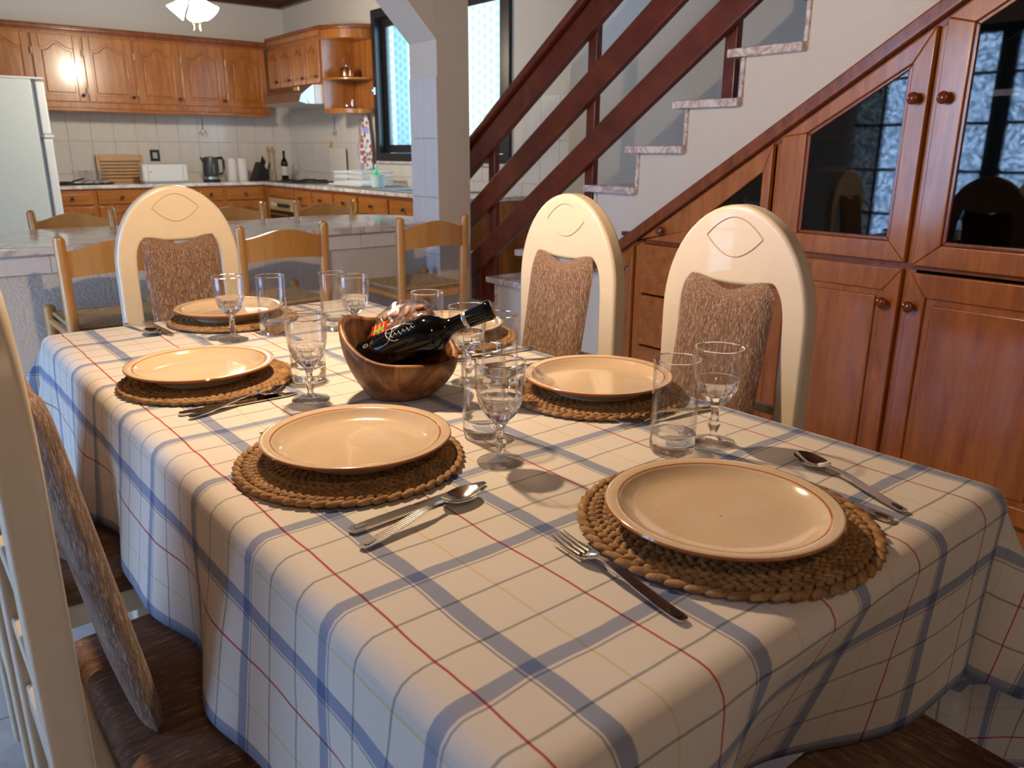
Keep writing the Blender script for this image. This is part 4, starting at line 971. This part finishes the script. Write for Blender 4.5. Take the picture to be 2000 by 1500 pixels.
# ------------------------------------------------------------------ cream dining chairs
def make_oval_chair(label, loc, rz):
    """front face of the back frame at y = 0, seat towards +y"""
    t = thing('dining_chair', label, 'chair', loc, rz, 'cream dining chairs round the table')
    hw, zt_, zs = .17, 1.087, .865
    n = 28
    def arch(w_, z1, zs_, k=2.25):
        P = []
        for i in range(n+1):
            a = pi*i/n; c, s = cos(a), sin(a)
            P.append((w_*math.copysign(abs(c)**(2/k), c), zs_+(z1-zs_)*abs(s)**(2/k)))
        return P
    outer = [(hw-.012, 0), (hw, .3)]+arch(hw, zt_, zs, 2.0)+[(-hw, .3), (-hw+.012, 0)]
    iw = .118
    def inner_top():
        P = []
        for i in range(n+1):
            a = pi*i/n; u_ = cos(a); k = 4.5
            zz = .80+.156*(abs(sin(a))**(2/k))-.024*math.exp(-(u_/.46)**2)
            P.append((iw*math.copysign(abs(u_)**(2/k), u_), zz))
        return P
    it = inner_top()
    inner = [(iw-.006, 0), (iw, .3)]+it+[(-iw, .3), (-iw+.006, 0)]
    m = MB(); N_ = len(outer); vs = []; fs = []
    for y in (-.042, 0):
        vs += [(p[0], y, p[1]) for p in outer]; vs += [(p[0], y, p[1]) for p in inner]
    def f4(a, b, c, d): fs.append((a, b, c, d))
    for i in range(N_-1):
        o0, o1, i0, i1 = i, i+1, N_+i, N_+i+1; K = 2*N_
        f4(o0, i0, i1, o1); f4(K+o0, K+o1, K+i1, K+i0)
        f4(o0, o1, K+o1, K+o0); f4(i1, i0, K+i0, K+i1)
    K = 2*N_
    f4(0, K, K+N_, N_); f4(N_-1, 2*N_-1, K+2*N_-1, K+N_-1)
    fo = m.add(vs, fs).obj('back_frame', 'cream', t, bevel=.010, seg=4)
    fo.modifiers['bevel'].angle_limit = radians(50)
    # carved eye motif on both faces
    for y, nm in ((.0002, 1), (-.0422, 1)):
        P = []
        for i in range(13): a = i/12; P.append((-.064+.128*a, y, 1.026+.038*sin(pi*a)**.9))
        for i in range(1, 12): a = 1-i/12; P.append((-.064+.128*a, y, 1.026-.038*sin(pi*a)**.9))
        MB().tube(P, .0013, 5, closed=True).obj('carved_motif', 'groove', t)
    # upholstered back pad, leaning forward at the bottom
    pv, pf = [], []; nr, nc = 26, 16
    for side in (0, 1):
        for j in range(nr+1):
            tt = j/nr
            for i in range(nc+1):
                u_ = -1+2*i/nc
                ztop = .947-.022*math.exp(-(u_/.46)**2)
                z = .47+(ztop-.47)*tt
                ww = .108*(1-.06*(1-tt))
                if tt > .9: ww *= sqrt(max(0, 1-((tt-.9)/.1)**2*.22))
                edge = (1-abs(u_)**6)*(1-(abs(2*tt-1))**14)
                y = .005+.165*(.93-z)+(.0*1)
                y += (.019 if side else -.016)*edge**.5 + .0
                pv.append((ww*u_, y, z))
    B = (nr+1)*(nc+1)
    for j in range(nr):
        for i in range(nc):
            q = j*(nc+1)+i
            pf.append((q, q+1, q+nc+2, q+nc+1)); pf.append((B+q, B+q+nc+1, B+q+nc+2, B+q+1))
    for j in range(nr):
        for i in (0, nc):
            q = j*(nc+1)+i; pf.append((q, q+nc+1, B+q+nc+1, B+q) if i == 0 else (q+nc+1, q, B+q, B+q+nc+1))
    for i in range(nc):
        q = i; pf.append((q+1, q, B+q, B+q+1)); q = nr*(nc+1)+i; pf.append((q, q+1, B+q+1, B+q))
    MB().add(pv, pf).obj('back_pad', 'fab', t, smooth=True, angle=60)
    # seat
    MB().prism([(-.2, .03), (.2, .03), (.225, .44), (.2, .47), (-.2, .47), (-.225, .44)], 'z', .435, .475).obj('seat', 'sfab', t, bevel=.018, seg=4)
    MB().prism([(-.17, -.0), (.17, -.0), (.215, .46), (-.215, .46)], 'z', .385, .434).obj('seat_frame', 'cream', t, bevel=.006)
    MB().box((-.125, -.035, .43), (.125, -.008, .475)).obj('cross_rail', 'cream', t, bevel=.006)
    MB().box((-.125, -.035, .2), (.125, -.008, .235)).obj('cross_rail', 'cream', t, bevel=.006)
    for z in (.56, .685): MB().box((-.125, -.036, z), (.125, -.022, z+.02)).obj('back_slat', 'cream', t, bevel=.004)
    for s_ in (-1, 1):
        MB().prism([(.185, 0), (.215, 0), (.222, .384), (.178, .384)], 'y', .415, .455, mat=Matrix.Scale(s_, 4, (1, 0, 0))).obj('front_leg', 'cream', t)
        MB().box((s_*.165-.014, -.0, .2), (s_*.165+.014, .43, .23)).obj('side_stretcher', 'cream', t)
    return t
CW = {}
oc = make_oval_chair('cream oval backed chair standing at the far end of the table', (.692, 2.37, 0), pi)
dup(oc, (1.30, .922, 0), pi/2, 'cream oval backed chair right of the table, nearer one by the glass cupboard')
dup(oc, (1.30, 1.402, 0), pi/2, 'cream oval backed chair right of the table, farther one by the drawers')
dup(oc, (.095, 1.02, 0), -pi/2, 'cream chair in the left foreground, its back post cutting the picture edge')
dup(oc, (.095, 1.575, 0), -pi/2, 'cream chair left of the table, its seat showing beyond the nearest chair')
dup(oc, (.76, -.07, 0), 0, 'cream chair at the near table end, only its dark seat showing')
# ------------------------------------------------------------------ place mats, plates
def make_mat(label, loc, rz=0, R_=.163):
    t = thing('placemat', label, 'placemat', loc, rz, 'woven rush placemats on the table')
    MB().lathe([(.001, 0.0005), (R_-.004, .0005), (R_-.004, .003), (.001, .003)], 40).obj('core', 'rush', t)
    r = .012
    while r < R_:
        m = MB(); big = r > R_-.016; nb = max(8, int(2*pi*r/(.0125 if not big else .019)))
        for k in range(nb):
            a = 2*pi*k/nb
            for s_ in ((-1, 1) if not big else (0,)):
                mt = Matrix.Rotation(a+(.0 if s_ < 1 else pi/nb), 4, 'Z') @ Matrix.Translation((r+s_*.0032, 0, .0048)) @ Matrix.Rotation(radians(38*s_ if s_ else 20), 4, 'Z')
                m.ball((0, 0, 0), (.0052 if not big else .0058, .0092 if not big else .0165, .0044), 6, 4, mat=mt)
        m.obj('braid', 'rush', t, smooth=True, angle=80); r += .0148
    return t
MZ = .7665
mt0 = make_mat('round woven placemat under the nearest plate', (.722, .492, MZ))
for lb, p, rz in (('round woven placemat under the plate in the centre foreground', (.472, .938, MZ), .6), ('round woven placemat under the left middle plate', (.452, 1.462, MZ), 1.4),
              ('round woven placemat under the right middle plate', (.968, .953, MZ), 2.2), ('round woven placemat under the plate at the far end', (.689, 1.975, MZ), 3), ('round woven placemat under the small visible plate right of the bottle', (1.008, 1.475, MZ), 4)):
    dup(mt0, p, rz, lb)
for c_ in bpy.data.objects:
    if c_.name.startswith('placemat'):
        k = .95 if abs(c_.location.x-.722) > .01 else 1.04
        c_.scale = (k, k, 1)
def make_plate(label, loc):
    t = thing('dinner_plate', label, 'plate', loc, 0, 'beige stoneware dinner plates')
    R_ = .1325
    pr = [(.001, .003), (.078, .003), (.079, 0), (.086, 0), (.088, .004), (.11, .0135), (R_-.002, .0185), (R_, .0205), (R_-.001, .0222), (R_-.0035, .0228), (.1185, .0212), (.1182, .0211), (.1160, .0206), (.1135, .0185), (.105, .0120), (.095, .0088), (.075, .0074), (.001, .0068)]
    pr = [(r, z*1.22) for r, z in pr]
    MB().lathe(pr, 72, bands={11: 1}, close=False).obj('body', ['plate', 'ring'], t, smooth=True, angle=60)
    MB().lathe([(R_-.0012, .0232), (R_+.0004, .0251), (R_-.0006, .0272)], 72, close=False).obj('rim_line', 'ring', t, smooth=True)
    return t
PZ = MZ+.0095
p0 = make_plate('beige stoneware dinner plate nearest the camera, at the table end on the right', (.702, .485, PZ))
for lb, p in (('beige stoneware dinner plate in the centre foreground', (.486, .945)), ('beige stoneware dinner plate on the left, in front of the end chair', (.443, 1.472)),
              ('beige stoneware dinner plate right of the wooden bowl', (.974, .955)), ('beige stoneware dinner plate at the far end of the table', (.684, 1.985)), ('beige stoneware plate mostly hidden behind the bottle neck', (1.010, 1.487))):
    dup(p0, (*p, PZ), 0, lb)
# ------------------------------------------------------------------ cutlery
def strip(secs, thick=.0014, n=6):
    """secs: (x, half width, z, cup)"""
    m = MB(); vs = []; fs = []
    for (x, w_, z, cup) in secs:
        for i in range(n+1): u_ = -1+2*i/n; vs.append((x, u_*w_, z-cup*(1-u_*u_)+thick))
    B = len(vs)
    for (x, w_, z, cup) in secs:
        for i in range(n+1): u_ = -1+2*i/n; vs.append((x, u_*w_*1.0, z-cup*(1-u_*u_)))
    L = len(secs)
    for j in range(L-1):
        for i in range(n):
            q = j*(n+1)+i; fs.append((q, q+n+1, q+n+2, q+1)); fs.append((B+q, B+q+1, B+q+n+2, B+q+n+1))
        for i in (0, n):
            q = j*(n+1)+i; fs.append((q, B+q, B+q+n+1, q+n+1) if i == 0 else (q, q+n+1, B+q+n+1, B+q))
    for j in (0, L-1):
        for i in range(n):
            q = j*(n+1)+i; fs.append((q, q+1, B+q+1, B+q) if j == 0 else (q+1, q, B+q, B+q+1))
    return m.add(vs, fs)
def slot(t, z): MB().prism([(.004+.005*(1-cos(a)) if a < pi/2 or a > 3*pi/2 else .0, 0) for a in ()] or [(.006, -.0022), (.009, -.003), (.018, -.003), (.021, -.0015), (.021, .0015), (.018, .003), (.009, .003), (.006, .0022)], 'z', z, z+.0004).obj('hanging_slot', 'black', t)
handle = [(0, .003, .002, 0), (.002, .0055, .002, 0), (.008, .0068, .002, 0), (.03, .0072, .003, 0), (.06, .0068, .006, 0), (.09, .0058, .010, 0), (.105, .0045, .0112, 0)]
def make_spoon(label, loc, rz):
    t = thing('spoon', label, 'spoon', loc, rz, 'steel spoons on the table')
    neck = [(.115, .0026, .0112, 0), (.13, .003, .0100, 0)]
    strip(handle+neck).obj('handle', 'gsteel', t, smooth=True, angle=60)
    b = [(.13+.06*k/12, .0195*sqrt(max(.004, 1-((k/12-.56)/.56 if k/12 < .56 else (k/12-.56)/.44)**2)), .0098-.003*sin(pi*k/12), .0062*sin(pi*min(1, k/11.5))) for k in range(13)]
    strip(b, n=10).obj('spoon_bowl', 'steel', t, smooth=True, angle=60)
    slot(t, .0038); return t
def make_knife(label, loc, rz):
    t = thing('knife', label, 'knife', loc, rz, 'steel knives on the table')
    strip([(0, .004, .0005, 0), (.003, .0075, .0005, 0), (.03, .0085, .0005, 0), (.09, .008, .0005, 0)], .003).obj('handle', 'gsteel', t, smooth=True, angle=60)
    strip([(.09, .008, .0008, 0), (.094, .0092, .0008, 0), (.17, .0092, .0008, 0), (.19, .0075, .0008, 0), (.203, .003, .0008, 0)], .0015).obj('blade', 'steel', t, smooth=True, angle=60)
    slot(t, .0036); return t
def make_fork(label, loc, rz):
    t = thing('fork', label, 'fork', loc, rz, 'steel forks on the table')
    strip(handle+[(.115, .003, .0112, 0), (.125, .0035, .0098, 0)]).obj('handle', 'gsteel', t, smooth=True, angle=60)
    strip([(.125, .0035, .0098, 0), (.131, .008, .0080, .001), (.138, .0115, .0060, .0015), (.150, .0120, .0042, .0015)]).obj('fork_head', 'steel', t, smooth=True, angle=60)
    for k in range(4):
        y = -.0097+k*.00647
        MB().tube([(.149, y, .0042), (.165, y, .0040), (.185, y*.97, .0062), (.196, y*.94, .0088)], [.0021, .0019, .0015, .0007], 6).obj('tine', 'steel', t, smooth=True)
    slot(t, .0038); return t
CZ = .7668
def put(fn0, proto, label, h, tip, z=CZ):
    a = atan2(tip[1]-h[1], tip[0]-h[0])
    if proto is None: return fn0(label, (h[0], h[1], z), a)
    return dup(proto, (h[0], h[1], z), a, label)
fk = put(make_fork, None, 'steel fork lying left of the nearest plate, tines pointing away', (.524, .390), (.542, .604))
sp = put(make_spoon, None, 'steel spoon on the right of the nearest plate', (.914, .372), (.982, .585))
kn = put(make_knife, None, 'steel knife partly under the rim of the nearest plate', (.879, .371), (.884, .57))
put(None, sp, 'steel spoon in front of the centre foreground plate', (.358, .701), (.58, .748))
put(None, kn, 'steel knife between the centre foreground placemat and spoon', (.368, .744), (.56, .757))
put(None, fk, 'steel fork with only its tip showing behind the centre foreground plate', (.60, 1.075), (.407, 1.093))
put(None, sp, 'steel spoon in front of the left middle placemat', (.352, 1.259), (.551, 1.315))
put(None, kn, 'steel knife beside the left middle placemat', (.345, 1.29), (.50, 1.285), CZ)
put(None, sp, 'steel spoon at the far left corner of the table', (.457, 2.09), (.483, 1.92))
put(None, kn, 'steel knife at the far left corner of the table', (.504, 2.091), (.512, 1.888))
put(None, fk, 'steel fork seen through the tumbler beside the right middle placemat', (1.06, .768), (.905, .80))
put(None, kn, 'steel knife on the far side of the right middle plate, front one', (1.075, 1.150), (.93, 1.15))
put(None, sp, 'steel spoon on the far side of the right middle plate, back one', (1.075, 1.178), (.90, 1.195))
put(None, kn, 'steel knife behind the bottle, at the right table edge', (1.10, 1.276), (.93, 1.29))
# ------------------------------------------------------------------ wooden bowl with bottle and cake
BC = Vector((.690, 1.168, .7662))
bo = thing('wooden_bowl', 'irregular carved olive wood bowl holding the bottle and cake', 'bowl', BC, -yaw)
# local x = picture right, local y = away from the camera
def rimz(a): return .101+.033*cos(a-radians(135))+.006*sin(2*a+.6)-.012*math.exp(-((a-radians(265))/.35)**2)*0-.008*cos(3*a)
def rad(a, t_): # t_ 0..1 up the wall
    r = .052+.053*(sin(t_*pi/2)**.8)
    return .93*r*(1+.05*cos(2*a)+.035*cos(3*a+.5))
def rad_in(a, t_): return max(.004, rad(a, t_)-.010)
n = 64; vs = []; fs = []; K = 12
rows = []
for k in range(K+1):
    t_ = k/K; rows.append([(rad(a, t_)*cos(a), rad(a, t_)*sin(a), rimz(a)*t_) for a in [2*pi*i/n for i in range(n)]])
rows.append([((rad(a, 1)-.005)*cos(a), (rad(a, 1)-.005)*sin(a), rimz(a)+.003) for a in [2*pi*i/n for i in range(n)]])
for k in range(K, 0, -1):
    t_ = k/K; rows.append([(rad_in(a, t_)*cos(a), rad_in(a, t_)*sin(a), rimz(a)*t_*.93+.007) for a in [2*pi*i/n for i in range(n)]])
rows.append([(.001*cos(a), .001*sin(a), .010) for a in [2*pi*i/n for i in range(n)]])
rows.insert(0, [(.001*cos(a), .001*sin(a), 0) for a in [2*pi*i/n for i in range(n)]])
for r_ in rows: vs += r_
for j in range(len(rows)-1):
    for i in range(n): fs.append((j*n+i, j*n+(i+1) % n, (j+1)*n+(i+1) % n, (j+1)*n+i))
MB().add(vs, fs).obj('body', 'bowl', bo, smooth=True, angle=70)
# bottle: axis rises to picture right
bt = thing('port_bottle', 'black glass bottle with pale script lying in the wooden bowl', 'bottle', BC)
ax = (Rv*.90+Vector((0, 0, 1))*.40-Vector((Fv.x, Fv.y, 0))*.12).normalized()
base_pt = BC + Rv*(-.056) + Vector((0, 0, .063)) - Vector((Fv.x, Fv.y, 0))*.012
zq = Vector((0, 0, 1)).rotation_difference(ax)
# roll so local -y faces the camera
bt.rotation_mode = 'QUATERNION'
loc_y = -(Vector((Fv.x, Fv.y, Fv.z))); loc_y = (loc_y-ax*loc_y.dot(ax)).normalized(); xax = loc_y.cross(ax).normalized()   # local -y -> camera
Mx = Matrix((( -xax.x*-1, -loc_y.x, ax.x), (-xax.y*-1, -loc_y.y, ax.y), (-xax.z*-1, -loc_y.z, ax.z)))
if Mx.determinant() < 0: Mx = Matrix(((-xax.x, -loc_y.x, ax.x), (-xax.y, -loc_y.y, ax.y), (-xax.z, -loc_y.z, ax.z)))
bt.rotation_quaternion = Mx.to_quaternion(); bt.location = base_pt
MB().lathe([(.02, .003), (.033, 0), (.0365, .006), (.0368, .115), (.0362, .13), (.031, .145), (.022, .155), (.0155, .163), (.0135, .175), (.0138, .225), (.001, .226)], 40).obj('body', 'bot', bt, smooth=True, angle=60)
MB().lathe([(.0150, .200), (.0155, .201), (.0165, .232), (.0172, .236), (.0172, .243), (.0155, .246), (.001, .2465)], 28).obj('capsule', 'bot', bt, smooth=True, angle=60)
MB().lathe([(.0150, .193), (.0154, .194), (.0154, .2005), (.015, .2015)], 28, close=False).obj('silver_band', 'silver', bt, smooth=True)
def onb(s_, z, r_=.0370): return (r_*sin(s_), -r_*cos(s_), z)
# pale script on the shoulder: flourishes
scr = MB()
scr.tube([onb(-.75+.5*cos(k*.5), .055+.012*sin(k*.5)+.002*k) for k in range(14)], .0006, 5)
scr.tube([onb(-.95+.16*sin(k*.8), .060+.0055*k) for k in range(11)], .0006, 5)
for k in range(7): scr.tube([onb(-.72, .062+.008*k), onb(-.52+.06*(k % 2), .066+.008*k), onb(-.62, .070+.008*k)], .0006, 5)
scr.obj('script_print', 'ink', bt)
scr2 = MB(); scr2.tube([onb(-.62+.11*cos(k*pi/5), .022+.0045*sin(k*pi/5)) for k in range(10)], .0005, 5, closed=True); scr2.tube([onb(-.66, .02), onb(-.6, .024), onb(-.56, .02)], .0005, 5); scr2.obj('emblem', 'ink', bt)
# packaged cake behind the bottle
ck = thing('packaged_cake', 'dark nut cake wrapped in clear film with a red label, leaning in the bowl', 'cake', (.705, 1.195, .864))
Fh = Vector((sin(yaw), cos(yaw), 0)); nrm = (Vector((0, 0, 1))*.74-Fh*.44-Rv*.50).normalized()
xx = (Rv-nrm*Rv.dot(nrm)).normalized(); yy = nrm.cross(xx)
ck.rotation_euler = Matrix(((xx.x, yy.x, nrm.x), (xx.y, yy.y, nrm.y), (xx.z, yy.z, nrm.z))).to_euler()
def cf(rr, z, a): return rr*(1+.04*sin(5*a)+.03*sin(9*a+1))
MB().lathe([(.001, -.02), (.06, -.018), (.078, -.006), (.077, .006), (.066, .014), (.001, .018)], 36, fn=cf).obj('cake', 'cake', ck, smooth=True, angle=80)
for k, (x, y, r_) in enumerate(((-.03, .022, .3), (.0, .038, 1.1), (.025, .03, -.4), (.045, .01, .6), (-.045, -.01, 1.5), (.008, .0, .4), (.03, -.012, 2), (-.01, .015, 2.2), (.05, .028, 1.2), (-.02, .045, .2))):
    MB()  .ball((0, 0, 0), (.0058, .0105, .0036), 8, 6, mat=Matrix.Translation((x*1.15, y*1.1, .0165)) @ Matrix.Rotation(r_, 4, 'Z')).obj('almond', 'nut', ck, smooth=True)
lb_ = MB().box((-.044, -.002, .018), (-.010, .030, .0205)).obj('label_card', 'red', ck)
for k in range(3): MB().box((-.038+k*.0095, -.0022, .0204), (-.0357+k*.0095, .0302, .0208)).obj('stripe', 'yel', lb_)
MB().prism([(-.042, .010), (-.033, .016), (-.022, .018), (-.014, .014), (-.022, .009), (-.033, .007)], 'z', .0206, .0212).obj('leaf_print', 'leaf', lb_)
MB().lathe([(.001, -.022), (.064, -.021), (.083, -.006), (.082, .008), (.068, .021), (.001, .0255)], 36, fn=cf).obj('clear_film', thinglass('cling_film', (.96, .96, .96), .05, .5), ck, smooth=True)
